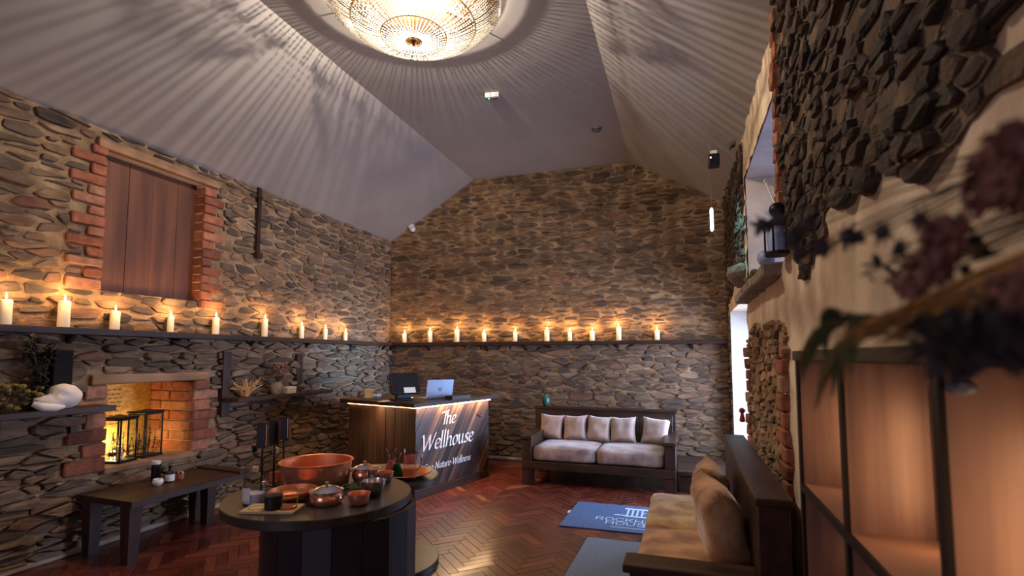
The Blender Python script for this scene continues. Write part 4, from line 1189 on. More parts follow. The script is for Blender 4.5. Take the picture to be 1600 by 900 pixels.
mb.build('lettering', 'white_paint', t)
MB().tube([(LF * .80, -.014, .83), (LF * .83, -.022, .80), (LF * .86, -.02, .79), (LF * .88, -.014, .82)], .008, 6).build('iron_hook', 'iron', t)
ZC = HC + .062
def on_counter(px, py): return onZ(px, py, ZC)
# things on the counter
p = on_counter(622, 629)
t = thing('monitor', 'black till monitor seen from behind, tilted on the counter', 'monitor', (-3.02, 5.28, ZC), rzc - .35)
MB().box((-.1, .03, 0), (.14, .2, .02), .004).build('stand_foot', 'black_plastic', t)
MB().box((-.07, .06, .02), (.11, .12, .17), .006).build('stand_block', 'black_plastic', t)
m = T(0, .02, .16) @ R(-.42, 'X')
sb = MB().box((-.16, -.02, -.09), (.19, .02, .16), .008, mx=m).build('screen_back', 'black_plastic', t)
MB().box((-.02, -.024, -.085), (.12, -.0205, -.02), mx=m).build('paper_label', 'paper', sb)
t = thing('laptop', 'open silver laptop with a small round mark on its lid', 'laptop', (-2.78, 5.66, ZC), rzc - .42)
MB().box((-.17, .0, 0), (.17, .23, .014), .004).build('keyboard_base', 'silver', t)
m = T(0, .0, .014) @ R(.22, 'X')
sb = MB().box((-.17, -.008, 0), (.17, 0, .22), .003, mx=m).build('laptop_lid', 'silver', t)
MB().tube([(.0 + .018 * math.cos(a * PI / 10), -.0095, .105 + .018 * math.sin(a * PI / 10)) for a in range(20)], .003, 4, mx=m, closed=True).build('round_mark', 'dark_metal', sb)
t = thing('tray', 'low dark wooden tray in front of the silver laptop', 'tray', (-2.56, 5.72, ZC), rzc - .05)
MB().box((-.16, -.06, 0), (.16, .06, .012)).build('tray_base', 'walnutx', t)
tr = MB().box((-.16, -.06, .012), (.16, -.05, .045)).box((-.16, .05, .012), (.16, .06, .045)).box((-.16, -.05, .012), (-.15, .05, .045)).box((.15, -.05, .012), (.16, .05, .045))
tr.build('tray_rim', 'walnutx', t)
p = on_counter(577, 622)
t = thing('box', 'small tan box at the left end of the counter', 'box', (p.x, p.y, ZC), rzc + .3)
MB().box((-.04, -.04, 0), (.04, .04, .10), .004).build('box_body', 'cream', t)
MB().box((-.042, -.042, .085), (.042, .042, .105), .003).build('box_lid', 'board', t)
p = on_counter(589, 623)
t = thing('carton', 'small blue and white carton between tan box and monitor', 'box', (p.x, p.y, ZC), rzc + .1)
MB().box((-.035, -.035, 0), (.035, .035, .085), .003).build('carton_body', 'bluebox', t)
MB().box((-.0355, -.0365, .03), (.0355, .0365, .06), .001, 1).build('carton_band', 'paper', t)
p = on_counter(600, 627)
t = thing('paper_sheets', 'loose pale paper sheets beside the monitor on the counter', 'paper', (p.x, p.y, ZC), rzc + .5)
MB().box((-.1, -.05, 0), (.1, .05, .002)).box((-.07, -.06, .002), (.12, .03, .004), mx=R(.2, 'Z')).build('sheet', 'paper', t)

# ================================================================== ROUND TABLE
DC1 = onZ(501, 771, .75); R1 = .52
d2 = onZ(598, 742, .65); DC2 = Vector((d2.x, d2.y, 0)); R2 = .42
dr = EYEP + ray(534, 800) * 3.35; DR = Vector((dr.x, dr.y, 0)); RD = .475
t = thing('display_table', 'two level dark round display table on a staved drum base', 'table', (DC1.x, DC1.y, 0))
def rel(p): return Vector((p.x - DC1.x, p.y - DC1.y, 0))
MB().lathe([(0, .70), (R1 - .004, .70), (R1, .704), (R1, .746), (R1 - .004, .75), (0, .75)], 72).build('table_top', 'tabletop', t, 'auto')
q = rel(DC2)
MB().lathe([(0, .605), (R2 - .004, .605), (R2, .609), (R2, .646), (R2 - .004, .65), (0, .65)], 64, T(q.x, q.y, 0)).build('lower_top', 'tabletop', t, 'auto')
MB().lathe([(0, 0), (R2 + .01, 0), (R2 + .01, .036), (R2 + .005, .04), (0, .04)], 64, T(q.x, q.y, 0)).build('foot_disc', 'tabletop', t, 'auto')
q = rel(DR); NS = 18
for k in range(NS):
    a0, a1 = 2 * PI * k / NS + .004, 2 * PI * (k + 1) / NS - .004
    po = [(q.x + r * math.cos(a), q.y + r * math.sin(a)) for r, a in ((RD - .035, a0), (RD, a0), (RD, a1), (RD - .035, a1))]
    MB().prism(po, 0.0, .604).build('stave', 'drum', t)
MB().lathe([(RD - .03, .02), (RD - .03, .6)], 36, T(q.x, q.y, 0)).build('drum_core', 'cabedge', t)
MB().lathe([(0, .65), (.3, .65), (.3, .70), (0, .70)], 36, T(q.x * .35, q.y * .35, 0)).build('riser', 'drum', t)
TZ, TZ2 = .75, .65
def tp(px, py, z=TZ): 
    p = onZ(px, py, z); return Vector((p.x, p.y, z))
def bowl(name, label, cat, px, py, wpx, h, mats, z=TZ, prof=None, foot=.55, inner='copper_in', group=None):
    p = tp(px, py, z); r = wpx / 2 * scale_at(p)
    t = thing(name, label, cat, p, 0, group)
    n = 8
    outp = [(0, 0), (r * foot, 0)] + [(r * (foot + (1 - foot) * math.sin(i / n * PI / 2)), h * (1 - math.cos(i / n * PI / 2))) for i in range(1, n + 1)]
    MB().lathe(outp + [(r * 1.03, h + .001)], 32).build('bowl_body', mats, t, 'auto')
    inn = [(r * 1.03, h + .001), (r * .985, h)] + [(r * .97 * (foot + (1 - foot) * math.sin(i / n * PI / 2)), .006 + h * (1 - math.cos(i / n * PI / 2)) * .98) for i in range(n - 1, 0, -1)] + [(r * foot * .95, .006), (0, .006)]
    MB().lathe(inn, 32).build('bowl_lining', inner, t, 'auto')
    return t, r
# big copper basin
p = tp(494, 755); r = 53 * scale_at(p)
h = .140
t = thing('copper_basin', 'large hammered copper basin, biggest vessel on the round table', 'basin', p)
MB().lathe([(0, 0), (r * .9, 0), (r * .94, .01), (r * .97, h * .5), (r, h * .95), (r * 1.045, h)], 56).build('basin_wall', 'copper', t, 'auto')
MB().lathe([(r * 1.045, h), (r * 1.05, h + .004), (r * 1.03, h + .006), (r * .985, h), (r * .955, h * .5), (r * .92, .015), (r * .86, .006), (0, .006)], 56).build('basin_lining', 'copper_in', t, 'auto')
bowl('shallow_pan', 'shallow copper pan behind the glass jars on wooden board', 'pan', 458, 780, 70, .055, 'copper', foot=.7)
# lidded dishes
def handi(px, py, wpx, h, label, lidm):
    p = tp(px, py); r = wpx / 2 * scale_at(p)
    t = thing('serving_dish', label, 'dish', p)
    MB().lathe([(0, 0), (r * .8, 0), (r * .98, h * .3), (r, h * .5), (r * .93, h * .85), (r * .86, h)], 32).build('dish_body', 'copper', t, 'auto')
    MB().lathe([(r * .86, h), (r * 1.0, h + .004), (r * 1.0, h + .010), (r * .8, h + .016), (r * .4, h + .03), (0, h + .034)], 32).build('lid', lidm, t, 'auto')
    ld = [c for c in t.children if c.name.startswith('lid')][0]
    MB().lathe([(0, h + .03), (.008, h + .034), (.006, h + .042), (.012, h + .05), (0, h + .056)], 12).build('lid_knob', 'brass', ld, True)
    for s in (-1, 1): MB().tube([(s * r * .9, -.03, h * .75), (s * r * 1.15, -.02, h * .85), (s * r * 1.15, .02, h * .85), (s * r * .9, .03, h * .75)], .004, 5).build('handle', 'steel', t, True)
handi(510, 786, 52, .062, 'low copper serving dish with domed steel lid at table front', 'steel')
handi(569, 750, 38, .07, 'small copper pot with steel lid beside the basin', 'steel')
p = tp(583, 752)
t = thing('lidded_pot', 'small steel pot with copper lid beside the copper lidded pot', 'pot', p)
MB().lathe([(0, 0), (.035, 0), (.045, .03), (.042, .075), (0, .075)], 20).build('pot_body', 'steel', t, 'auto')
MB().lathe([(.047, .075), (.047, .082), (.02, .095), (0, .098)], 20).build('lid', 'copper', t, 'auto')
bowl('copper_bowl', 'small copper bowl alone near the front right of table', 'bowl', 561, 788, 33, .06, 'copper')
bowl('steel_bowl', 'footed steel bowl just behind the small front copper bowl', 'bowl', 584, 774, 36, .085, 'steel', foot=.4, inner='steel')
bowl('copper_bowl', 'small copper bowl at the table edge next to the tray', 'bowl', 602, 751, 25, .055, 'copper')
bowl('saucer', 'little steel saucer between lidded pot and steel bowl', 'saucer', 574, 758, 24, .018, 'steel', foot=.6, inner='steel')
# herb sprigs laid on the table
p = tp(545, 764)
t = thing('herb_sprigs', 'flat green herb sprigs lying between basin and bowls', 'herbs', p)
sp = MB(); rh = random.Random(4)
for k in range(26):
    a = rh.uniform(0, 2 * PI); rr_ = rh.uniform(.0, .12); b0 = Vector((rr_ * math.cos(a) * 1.3, rr_ * math.sin(a), .004)); e = b0 + Vector((rh.uniform(-.06, .06), rh.uniform(-.06, .06), .006))
    sp.tube([b0, e], .0015, 3)
    for q in range(12):
        c = b0.lerp(e, rh.random()); sp.leaf(c, c + Vector((rh.uniform(-1, 1), rh.uniform(-1, 1), .4)).normalized() * .018, .004, n=2)
tag(sp.build('sprig', 'sprig', t), kind='stuff')
# wooden board with two glass cloche jars
p = tp(426, 797)
t = thing('wooden_board', 'pale rectangular wooden board at the front left of table', 'board', p, .30)
MB().box((-.14, -.075, 0), (.14, .075, .014), .003).build('board_slab', 'board', t)
for x in (-.08, .0, .08): MB().tube([(x + .04 * math.cos(a * PI / 12), -.01 + .04 * math.sin(a * PI / 12), .0142) for a in range(24)], .0014, 4, closed=True).build('turned_ring', 'stem', t)
def clochejar(px, py, label, fill, tz):
    p = tp(px, py, tz); s = 1.
    t = thing('glass_jar', label, 'jar', p)
    MB().lathe([(0, .002), (.044, .002), (.046, .02), (.046, .075), (.036, .098), (.014, .108), (.014, .118), (.02, .128), (.012, .138), (0, .14)], 22).build('jar_glass', 'glass', t, 'auto')
    if fill: MB().lathe([(0, .004), (.042, .004), (.043, .02), (.043, .07), (0, .072)], 18).build('jar_filling', fill, t, 'auto')
    else: MB().lathe([(0, .004), (.04, .004), (.04, .012), (0, .014)], 18).build('jar_filling', 'amber', t, 'auto')
clochejar(427, 795, 'glass jar of dark herbs standing on the pale board', 'darkliquid', TZ + .0145)
clochejar(451, 794, 'empty clear glass jar at right end of pale board', None, TZ + .0145)
def flask(px, py, name, label, r, h, neck, capm, fill, lab):
    p = tp(px, py)
    t = thing(name, label, 'bottle', p)
    MB().lathe([(0, .002), (r, .002), (r * 1.02, .01), (r, h * .62), (r * .7, h * .74), (neck, h * .8), (neck, h * .96), (neck * 1.25, h), (neck * .8, h)], 22).build('bottle_glass', 'glass', t, 'auto')
    MB().lathe([(0, h * .9), (neck * .85, h * .9), (neck * 1.0, h * 1.06), (0, h * 1.07)], 12).build('stopper', capm, t, 'auto')
    if fill: MB().lathe([(0, .006), (r * .92, .006), (r * .92, h * .3), (0, h * .31)], 18).build('bottle_filling', fill, t, 'auto')
    if lab: MB().add([(r * 1.03 * math.cos(a), r * 1.03 * math.sin(a), z) for z in (.02, h * .5) for a in [PI * 1.25 + i * .15 for i in range(9)]], [(i, i + 1, 10 + i, 9 + i) for i in range(8)]).build('label', 'label', t, True)
flask(396, 762, 'bottle', 'tall clear bottle with black cap at left table edge', .055, .24, .018, 'black_plastic', None, False)
flask(397, 786, 'bottle', 'clear corked bottle with white label behind the pale board', .058, .185, .016, 'cream', 'lavender', True)
flask(411, 782, 'bottle', 'small round clear bottle touching the corked white label bottle', .036, .10, .013, 'steel', None, False)
flask(430, 752, 'bottle', 'amber tinted bottle behind the sign rods beside the basin', .04, .2, .014, 'board', 'amber', False)
# three sign holders
for k, (px, py, top, label) in enumerate(((408, 766, 662, 'dark panel sign holder on thin rod, leftmost of three'), (427, 758, 657, 'dark panel sign holder on thin rod, middle of three'), (442, 748, 652, 'dark panel sign holder on thin rod, rightmost of three'))):
    p = tp(px, py); s = scale_at(p)
    ht = (py - top) * s * 1.0
    t = thing('sign_holder', label, 'sign holder', p, .32, 'sign holders on the round table')
    MB().lathe([(0, 0), (.045, 0), (.045, .006), (.01, .01), (0, .01)], 20).build('stand_base', 'dark_metal', t, 'auto')
    MB().tube([(0, 0, .008), (0, 0, ht - .03)], .006, 8).build('rod', 'dark_metal', t)
    w = .034
    MB().box((-w, -.014, ht - .15), (w, -.004, ht), .003).build('sign_panel', 'walnutz', t)
    MB().box((-w * .5, -.0155, ht - .135), (w * .6, -.0142, ht - .015)).build('sign_card', 'black_plastic', t)
    MB().box((w * .72, -.0155, ht - .14), (w * .85, -.0142, ht - .01)).build('sign_edge', 'copper', t)
# tray with carafes on the lower level
p = tp(632, 744, TZ2); s = scale_at(p); r = 40 * s
t = thing('copper_tray', 'round copper tray with carafes on the lower table level', 'tray', p)
MB().lathe([(0, 0), (r * .7, 0), (r * .95, .028), (r, .032)], 40).build('tray_body', 'copper', t, 'auto')
MB().lathe([(r, .032), (r * .98, .036), (r * .93, .03), (r * .69, .004), (0, .004)], 40).build('tray_lining', 'copper_in', t, 'auto')
for sx in (1,): MB().tube([(r * .96, -.03, .03), (r * 1.1, -.02, .045), (r * 1.1, .02, .045), (r * .96, .03, .03)], .005, 6).build('tray_handle', 'copper', t, True)
PT = p
def carafe(px, py, label, tint, h):
    p = tp(px, py, TZ2 + .006)
    t = thing('carafe', label, 'carafe', p, 0)
    MB().lathe([(0, .002), (.045, .002), (.05, .02), (.04, h * .35), (.018, h * .62), (.016, h * .75), (.03, h * .93), (.042, h), (.038, h), (.014, h * .76)], 20).build('carafe_glass', 'glass', t, 'auto')
    MB().lathe([(0, .005), (.043, .005), (.046, .02), (.036, h * .34), (.02, h * .55), (0, h * .56)], 18).build('infusion', tint, t, 'auto')
carafe(611, 741, 'flared glass carafe of rose infusion on copper tray', 'redglass', .19)
carafe(620, 747, 'flared glass carafe of green infusion on copper tray', 'greenglass', .185)
p = tp(640, 748, TZ2 + .006)
t = thing('glass_jug', 'tall clear glass jug with handle on the copper tray', 'jug', p, .3)
MB().lathe([(0, .002), (.052, .002), (.054, .01), (.046, .12), (.043, .19), (.047, .215), (.044, .215)], 24).build('jug_glass', 'glass', t, 'auto')
MB().lathe([(0, .006), (.049, .006), (.046, .07), (0, .072)], 20).build('jug_infusion', 'amber', t, 'auto')
MB().lathe([(.044, .11), (.042, .17)], 20).build('fruit_slices', 'redglass', t, True)
MB().tube([(.044, 0, .19), (.075, 0, .2), (.086, 0, .16), (.082, 0, .09), (.05, 0, .06)], .006, 7).build('jug_handle', 'steel', t, True)

# ================================================================== FAR SOFA
def pillow(w, h, th, n=10, seed=0, pinch=.12):
    b = MB()
    def P(i, j, s):
        u, v = -1 + 2 * i / n, -1 + 2 * j / n
        e = (1 - u ** 4) * (1 - v ** 4)
        x = u * w / 2 * (1 - pinch * (1 - abs(v) ** 2) * abs(u) ** 3); y = v * h / 2 * (1 - pinch * (1 - abs(u) ** 2) * abs(v) ** 3)
        z = s * th / 2 * max(0, e) ** .6 * (1 + .22 * noise.noise(Vector((u * 1.7 + seed, v * 1.7, s))))
        return (x, y, z + .010 * noise.noise(Vector((u * 3, v * 3, seed))))
    N1 = n + 1
    vs = [P(i, j, 1) for j in range(N1) for i in range(N1)] + [P(i, j, -1) for j in range(N1) for i in range(N1)]
    fs = []
    for j in range(n):
        for i in range(n):
            a = j * N1 + i; fs.append((a, a + 1, a + N1 + 1, a + N1))
            a += N1 * N1; fs.append((a + N1, a + N1 + 1, a + 1, a))
    b.add(vs, fs)
    bm_ = bmesh.new(); me = b.mesh('p'); bm_.from_mesh(me); bmesh.ops.remove_doubles(bm_, verts=bm_.verts, dist=.002)
    return MB().bm(bm_)
def soft_box(lo, hi, bev=.04, seed=0, amp=.010):
    b = bmesh.new(); bmesh.ops.create_cube(b, size=1)
    for v in b.verts: v.co = Vector([(lo[k] + hi[k]) / 2 + v.co[k] * (hi[k] - lo[k]) for k in range(3)])
    bmesh.ops.subdivide_edges(b, edges=b.edges[:], cuts=7, use_grid_fill=True)
    c = [(lo[k] + hi[k]) / 2 for k in range(3)]; hs = [(hi[k] - lo[k]) / 2 for k in range(3)]
    for v in b.verts:
        inner = Vector([max(-(hs[k] - bev), min(hs[k] - bev, v.co[k] - c[k])) for k in range(3)])
        d = Vector([v.co[k] - c[k] for k in range(3)]) - inner
        if d.length > 1e-6: d = d.normalized() * bev
        v.co = Vector(c) + inner + d
        u, w = (v.co.x - c[0]) / hs[0], (v.co.y - c[1]) / hs[1]
        if v.co.z > c[2]: v.co.z += .012 * (1 - u * u) * (1 - w * w)
        v.co += Vector((1, 1, .6)) * amp * noise.noise(v.co * 5 + Vector((seed, 0, 0)))
    return MB().bm(b)
SX0, SX1 = -1.90, -.11
t = thing('sofa', 'dark timber sofa with mauve suede seat against the far wall', 'sofa', ((SX0 + SX1) / 2, 6.15, 0))
hw = (SX1 - SX0) / 2
MB().box((-hw, 0, .19), (hw, .9, .285), .006).build('base_rail', 'walnutx', t)
MB().box((-hw - .06, .84, .19), (hw, .95, .84), .008).build('backrest', 'walnutx', t)
for k in range(4):
    x0 = -hw + .06 + k * (2 * hw - .1) / 4
    MB().box((x0 + .003, .826, .3), (x0 + (2 * hw - .1) / 4 - .003, .84, .80), .003, 1).build('back_board', 'walnutx', t)
MB().box((-hw - .08, .82, .835), (hw + .02, .97, .865), .006).build('top_rail', 'walnutx', t)
for s, x0, x1 in ((-1, -hw, -hw + .12), (1, hw - .12, hw)):
    MB().box((x0, .0, .285), (x1, .84, .55), .006).build('arm', 'walnut', t)
    MB().box((x0 - .012, -.02, .55), (x1 + .012, .84, .59), .008).build('arm_cap', 'walnut', t)
for x in (-hw, hw - .13):
    for y in (.01, .78):
        MB().box((x, y, 0), (x + .13, y + .1, .19), .005).build('leg', 'walnutz', t)
mid = .0
soft_box((-hw + .125, .03, .288), (mid - .005, .8, .46), .035, 1).build('seat_cushion', 'suede_grey', t, True)
soft_box((mid + .005, .03, .288), (hw - .125, .8, .46), .035, 6).build('seat_cushion', 'suede_grey', t, True)
names = ['leftmost', 'second from the left', 'middle one', 'fourth from the left', 'rightmost and set apart']
for k, (px, wpx) in enumerate(((861, 38), (898, 38), (935, 38), (973, 40), (1024, 42))):
    Y = 6.75
    p = onY(px, 674, Y); s = scale_at(p)
    o = pillow(wpx * s * 1.04, .335, .15, seed=k * 3.1).build('cushion', 'cushion', None, True)
    o.location = (p.x, Y + .04, .468 + .155)
    o.rotation_euler = (PI / 2 - .26, random.Random(k).uniform(-.06, .06) + (.10 if k == 4 else 0), -.06 if k < 4 else -.22)
    tag(o, 'pale square suede cushion on the far sofa, ' + names[k], 'cushion', 'square cushions along the far sofa')
p = onY(853, 637, 7.05)
t = thing('green_vase', 'small green glass vase on the back rail of far sofa', 'vase', (p.x, 7.05, .866))
MB().lathe([(0, 0), (.03, 0), (.05, .03), (.055, .08), (.045, .13), (.028, .15), (.03, .165), (.022, .165), (.024, .15), (0, .02)], 18).build('vase_body', 'tape', t, True)
t = thing('low_bench', 'low dark timber bench in the corner right of far sofa', 'bench', (.15, 6.35, 0))
MB().box((-.25, 0, .19), (.3, 1.0, .24), .005).build('bench_top', 'walnutx', t)
MB().box((-.23, .02, 0), (.28, .06, .19)).build('front_panel', 'walnutx', t)
MB().box((.24, .06, 0), (.28, .98, .19)).build('side_panel', 'walnut', t)
MB().box((-.23, .06, 0), (-.19, .98, .19)).build('side_panel', 'walnut', t)

# ================================================================== NEAR SOFA (along the right wall)
t = thing('sofa', 'dark timber sofa with tan suede seat along the right wall', 'sofa', (0, 2.5, 0))
MB().box((.285, -.02, 0), (.41, 1.88, .915), .006).build('backrest', 'walnut', t)
MB().box((.275, -.03, .915), (.425, 1.90, .95), .008).build('top_rail', 'walnut', t)
MB().box((-.27, .16, .17), (.285, 2.02, .275), .006).build('base_rail', 'walnut', t)
for x in (-.26, .18):
    for y in (.18, 1.9): MB().box((x, y, 0), (x + .09, y + .1, .17)).build('leg', 'walnutz', t)
MB().box((-.26, .02, 0), (.285, .14, .56), .006).build('arm', 'walnutx', t)
MB().box((-.29, .0, .56), (.285, .165, .60), .008).build('arm_cap', 'walnutx', t)
soft_box((-.275, .17, .277), (.28, 1.14, .45), .045, 2, .012).build('seat_cushion', 'suede', t, True)
soft_box((-.275, 1.15, .277), (.28, 2.02, .45), .045, 5, .012).build('seat_cushion', 'suede', t, True)
for k, (y, z, tz, label) in enumerate(((2.98, .68, .15, 'plump tan suede cushion on near sofa, the nearer of two'), (3.58, .66, -.1, 'plump tan suede cushion on near sofa, the farther of two'))):
    o = pillow(.50, .47, .2, 14, seed=20 + k * 5).build('cushion', 'suede', None, True)
    o.matrix_world = T(.155, y, z) @ R(tz, 'Z') @ R(-.22, 'Y') @ R(PI / 2, 'Z') @ R(PI / 2, 'X')
    tag(o, label, 'cushion', 'cushions on the near sofa')

# ================================================================== FLOOR MATS
t = thing('floor_mat', 'blue mat printed with a house emblem and white lettering', 'mat', (-1.10, 4.78, 0))
MB().prism([(-.02, 0), (1.5, 0.02), (1.5, .85), (0.0, .83)], .0015, .010).build('mat_pad', 'matblue', t)
MB().box((-.035, .42, .001), (-.008, .50, .006)).build('care_tag', 'white_plastic', t)
mb = MB(); org = Vector((-1.10, 4.78, 0))
def ml(px, py):
    p = onZ(px, py, .011) - org; return p.x, p.y
pl = lambda x, z: Vector((x, z, .0112))
a = ml(931, 810.6); b_ = ml(1008, 814)
# lettering width: five of the eight letters show beside the sofa
wv = sum(ADV[c_] for c_ in 'ROCKH') - .12; wa = sum(ADV[c_] for c_ in 'ROCKHILL') - .12
full = (b_[0] - a[0]) * wa / wv * 1.0
letters(mb, 'ROCKHILL', a[0], a[0] + full, a[1] - .005, .130, pl, 0, .045, None, False, (0, 0, 2e-5))
a2 = ml(946, 817.6); wh = sum(ADV[c_] for c_ in 'HOUSE') - .12
letters(mb, 'HOUSE', a2[0], a2[0] + full / wa * wh * 1.02, a2[1] - .005, .130, pl, 0, .045, None, False, (0, 0, 2e-5))
c0 = ml(953, 823)[0]; zz = ml(955, 822.8)[1]
mb.add([pl(c0, zz), pl(c0 + full * .75, zz), pl(c0 + full * .75, zz + .012), pl(c0, zz + .012)], [(0, 1, 2, 3)])
# emblem: a portico with columns
ex0, ey0 = ml(972, 806.5); ex1, ey1 = ml(976, 793.5); ew = .40
def rect(x0, y0, x1, y1): mb.add([pl(x0, y0), pl(x1, y0), pl(x1, y1), pl(x0, y1)], [(0, 1, 2, 3)])
ex = ex1 + .03; eh = ey1 - ey0
rect(ex - .02, ey1 - .05, ex + ew + .02, ey1); rect(ex, ey0, ex + ew, ey0 + .035); rect(ex - .10, ey0 + .02, ex, ey0 + .05); rect(ex + ew, ey0 + .02, ex + ew + .10, ey0 + .05)
for k in range(9):
    if k in (4,): continue
    x = ex + .01 + k * (ew - .035) / 8; rect(x, ey0 + .03, x + .018, ey1 - .04)
mb.tube([(ex + ew / 2 + .035 * math.cos(a * PI / 8), ey0 + eh * .42 + .035 * math.sin(a * PI / 8), .0112) for a in range(16)], .003, 4, closed=True)
mb.build('printed_emblem', 'matprint', t)
t = thing('floor_mat', 'plain grey blue mat on the floor beside the near sofa', 'mat', (-.83, 3.1, 0))
MB().prism([(-.02, 0), (.555, .0), (.555, 1.46), (0.01, 1.46)], .0015, .010).build('mat_pad', 'matgrey', t)
MB().tube([(-.02, 0, .006), (.01, 1.46, .006), (.555, 1.46, .006)], .006, 6).build('mat_edging', 'black_plastic', t)

# ================================================================== CABINET
XC, XB = .392, .592
YD = [2.12, 1.575, 1.02, .475]
t = thing('open_cabinet', 'tall reddish open shelf unit lit from inside, at right front', 'cabinet', (XC, 0, 0))
D = XB - XC
MB().box((-.012, .42, 1.535), (D, 2.15, 1.57), .004).build('cabinet_top', 'cabedge', t)
MB().box((D - .012, .44, .0), (D, 2.12, 1.535)).build('back_panel', 'cab', t)
for k, y in enumerate(YD):
    MB().box((.006, y - .0, 0), (D - .012, y + .022, 1.535)).build('divider', 'cab', t)
    MB().box((-.004, y - .002, 0), (.006, y + .024, 1.535)).build('divider_edge', 'cabedge', t)
for za in (1.10, .62):
    for a, b_ in zip(YD[1:], YD[:-1]):
        s = MB().box((.004, a + .022, za - .022), (D - .012, b_, za)).build('shelf', 'cabx', t)
    MB().box((-.006, YD[3], za - .024), (.004, YD[0], za + .001)).build('shelf_edge', 'cabedge', t)
MB().lathe([(0, .006), (.014, .006), (.02, .003), (.022, 0)], 20, T(.028, YD[2] - .003, 1.50) @ R(PI / 2, 'X') @ Matrix.Diagonal((1, .55, 1, 1)) ).build('finger_pull', 'grey_plastic', t, 'auto')
for y, xo, e in ((YD[2] - .09, .035, 1.0), (YD[1] - .125, .018, .8), (YD[0] - .12, .03, .4)):
    MB().box((D - .0165, y - .005, 1.14), (D - .0125, y + .005, 1.42)).build('light_strip', 'strip', t)
    lamp('cabinet_glow', 'AREA', (D - .019, y + .0, 1.27), e * .44, (1, .66, .36), .012, .28, (-1, .5, 0), parent=t)
    lamp('cabinet_glow', 'POINT', (D - .03, y, .85), e * .22, (1, .56, .26), .015, parent=t)

# ================================================================== THINGS ON THE STONE LEDGE, RED TASSEL
def lg(px, py, X=.53): return onX(px, py, X)
p = lg(1197, 402); t = thing('glass_ball', 'pale blue glass ball on the stone ledge under the window', 'ball', (.53, p.y, 2.135))
MB().ball((0, 0, .058), .056, 16, 10).build('ball_body', 'ball', t, True); MB().lathe([(0, 0), (.03, 0), (.03, .008), (0, .01)], 12).build('ball_foot', 'dark_metal', t)
p = lg(1214, 400); t = thing('lantern', 'small dark cage lantern with a pale rod on stone ledge', 'lantern', (.54, p.y, 2.135))
MB().lathe([(0, 0), (.075, 0), (.075, .02), (0, .02)], 14).build('base', 'dark_metal', t, 'auto')
MB().lathe([(0, .02), (.055, .02), (.06, .12), (.04, .16), (0, .16)], 14).build('glass_body', 'ball', t, 'auto')
for k in range(6):
    a = k * PI / 3; MB().tube([(.07 * math.cos(a), .07 * math.sin(a), .02), (.07 * math.cos(a), .07 * math.sin(a), .18), (0, 0, .24)], .006, 5).build('cage_bar', 'dark_metal', t)
MB().ball((0, 0, .27), .045, 10, 6).build('cap', 'dark_metal', t, True)
MB().tube([(0, 0, .28), (-.03, .18, .50)], .006, 6).build('pale_rod', 'white_plastic', t); MB().ball((-.03, .18, .50), .014, 8, 5).build('rod_tip', 'white_plastic', t, True)
p = lg(1185, 432, .52); t = thing('pebble_pile', 'few rough dark pebbles on the far end of stone ledge', 'pebbles', (.53, p.y + .25, 2.13))
for k in range(5):
    b = bmesh.new(); bmesh.ops.create_icosphere(b, subdivisions=2, radius=.04)
    for v in b.verts: v.co = v.co * (1 + .5 * noise.noise(v.co * 20 + Vector((k, 0, 0)))) ; v.co.z *= .7
    MB().bm(b, T(.03 * (k % 2) - .02, (k - 2) * .09, .028), .3).build('pebble', 'stone', t)
p = onX(1173, 655, .53); t = thing('red_tassel', 'small red cord tassel on the brick edge by the doorway', 'tassel', (.515, 5.42, p.z))
MB().tube([(.03, 0, .02), (0, -.01, .02), (0, -.01, -.02)], .008, 6).build('cord', 'red', t)
MB().ball((0, -.01, .02), .028, 10, 6).build('knot', 'red', t, True)
MB().lathe([(0, 0), (.012, 0), (.028, -.07), (.02, -.085), (0, -.085)], 10, T(0, -.01, 0)).build('fringe', 'red', t, 'auto')

# ================================================================== DRIED FLOWERS ON THE CABINET (foreground)
VB = Vector((.44, .50, 1.5705))
t = thing('flower_vase', 'dried flower arrangement of thistles and grasses on cabinet top', 'dried flowers', VB)
MB().lathe([(0, 0), (.04, 0), (.055, .04), (.05, .10), (.035, .13), (.038, .14), (.03, .14), (.03, .12), (0, .12)], 20).build('vase_body', 'slate', t, 'auto')
rf = random.Random(77)
mouth = Vector((0, 0, .12))
def fp(px, py, dist): return EYEP + ray(px, py).normalized() * dist * .70 - VB
def stem_to(tip, sag=.0, r=.0022):
    mid_ = mouth.lerp(tip, .5) + Vector((0, 0, sag))
    return [mouth, mouth.lerp(mid_, .5) + Vector((0, 0, sag * .4)), mid_, mid_.lerp(tip, .5) + Vector((0, 0, sag * .2)), tip], r
def thistle(tip, r):
    r *= .72
    b = MB(); b.ball(tip, r * .6, 8, 5)
    for k in range(34):
        d = Vector((rf.gauss(0, 1), rf.gauss(0, 1), rf.gauss(0, 1))).normalized()
        b.leaf(tip + d * r * .4, tip + d * r * rf.uniform(.9, 1.4), r * .13, n=2)
    return b
for px, py, d, r in ((1190, 352, .92, .017), (1215, 345, .92, .018), (1240, 372, .9, .020), (1262, 350, .88, .016), (1285, 388, .86, .017), (1325, 370, .8, .017), (1378, 364, .78, .014), (1405, 391, .78, .012), (1437, 343, .74, .013), (1455, 403, .74, .012), (1500, 352, .72, .014), (1248, 395, .88, .016), (1340, 372, .8, .012)):
    tip = fp(px, py, d); pts, rr_ = stem_to(tip, .04)
    MB().tube(pts, [.0014, .0013, .0012, .001, .0009], 5).build('stem', 'stem', t)
    thistle(tip, r).build('thistle_head', 'thistle', t)
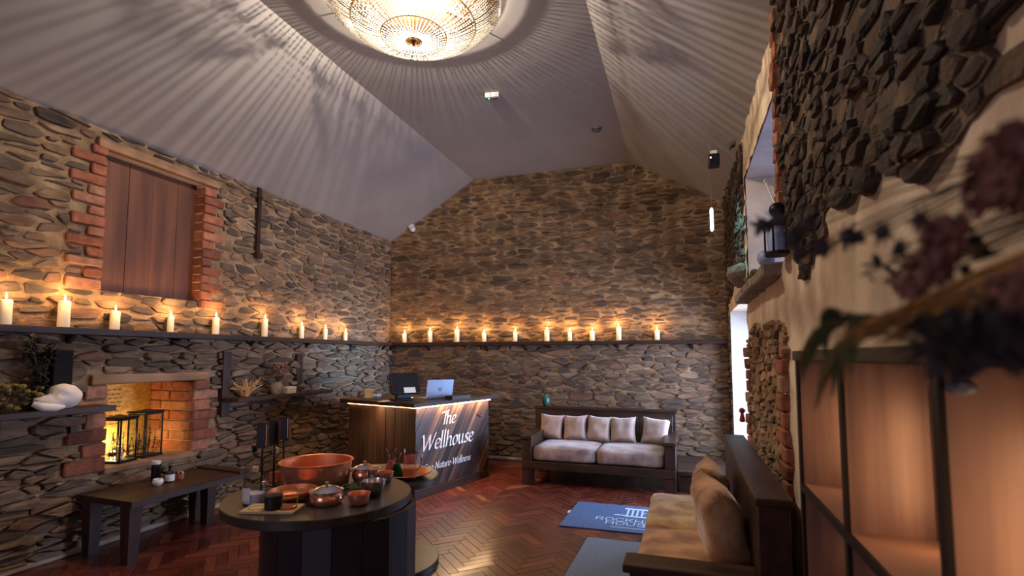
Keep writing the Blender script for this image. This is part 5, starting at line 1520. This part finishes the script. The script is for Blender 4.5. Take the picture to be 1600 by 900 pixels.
for px, py, d in ((1345, 430, .8), (1380, 440, .78), (1392, 428, .78), (1415, 460, .75)):
    tip = fp(px, py, d); pts, rr_ = stem_to(tip, .02)
    MB().tube(pts, .0012, 5).build('stem', 'stem', t)
    b = MB()
    for k in range(12):
        c = pts[3].lerp(tip, rf.uniform(.0, 1.)); b.leaf(c, c + Vector((rf.uniform(-1, 1), rf.uniform(-1, 1), rf.uniform(-.8, .8))).normalized() * rf.uniform(.014, .026), .004, n=3)
    b.build('leaf_spray', 'leafdark', t)
for px, py, d, r in ((1430, 440, .74, .032), (1460, 418, .72, .030), (1475, 380, .7, .032), (1570, 285, .66, .042), (1590, 255, .66, .04), (1590, 455, .62, .03), (1540, 310, .66, .026)):
    r *= .62; c = fp(px, py, d); pts, rr_ = stem_to(c, .02)
    MB().tube(pts, .0012, 5).build('stem', 'stem', t)
    b = MB()
    for k in range(46):
        dv = Vector((rf.gauss(0, 1), rf.gauss(0, 1), rf.gauss(0, 1))).normalized(); b.leaf(c + dv * r * .3, c + dv * r * rf.uniform(.8, 1.1), r * .28, bend=Vector((0, 0, .3)) * r, n=3)
    b.build('flower_head', 'petal', t)
for k in range(34):
    px, py = rf.uniform(1330, 1520), 0; py = 540 - (px - 1300) * .26 + rf.uniform(-22, 14); d = rf.uniform(.66, .8)
    tip = fp(px, py, d); pts, rr_ = stem_to(tip, .015)
    b = MB(); b.tube(pts, .0009, 4)
    for q in range(10):
        c = pts[4].lerp(pts[3], q / 16); dv = (pts[4] - pts[3]).normalized(); b.leaf(c, c + dv * .02 + Vector((rf.uniform(-1, 1), rf.uniform(-1, 1), rf.uniform(-1, 1))) * .005, .0034, n=2)
    b.build('grass_stalk', 'straw', t)
for px, py, d, w in ((1252, 600, .9, .010), (1275, 640, .86, .012), (1300, 620, .84, .010), (1245, 585, .88, .008), (1330, 585, .8, .012), (1262, 575, .86, .012), (1318, 600, .8, .009), (1290, 560, .84, .012)):
    tip = fp(px, py, d); base = fp(1390 + rf.uniform(-30, 60), 525 + rf.uniform(-8, 8), .74)
    MB().leaf(base, tip, w * .62, bend=(-.01, .0, .03), n=8).build('drooping_leaf', 'sprig' if rf.random() < .6 else 'ochre', t)
b = MB()
for k in range(230):
    c = fp(rf.uniform(1450, 1640), rf.uniform(506, 548), rf.uniform(.58, .74)); dv = Vector((rf.gauss(0, 1), rf.gauss(0, 1), rf.gauss(0, .7))).normalized()
    b.leaf(c, c + dv * rf.uniform(.015, .032), .006, n=3)
tag(b.build('dark_foliage', 'thistle', t), kind='stuff')
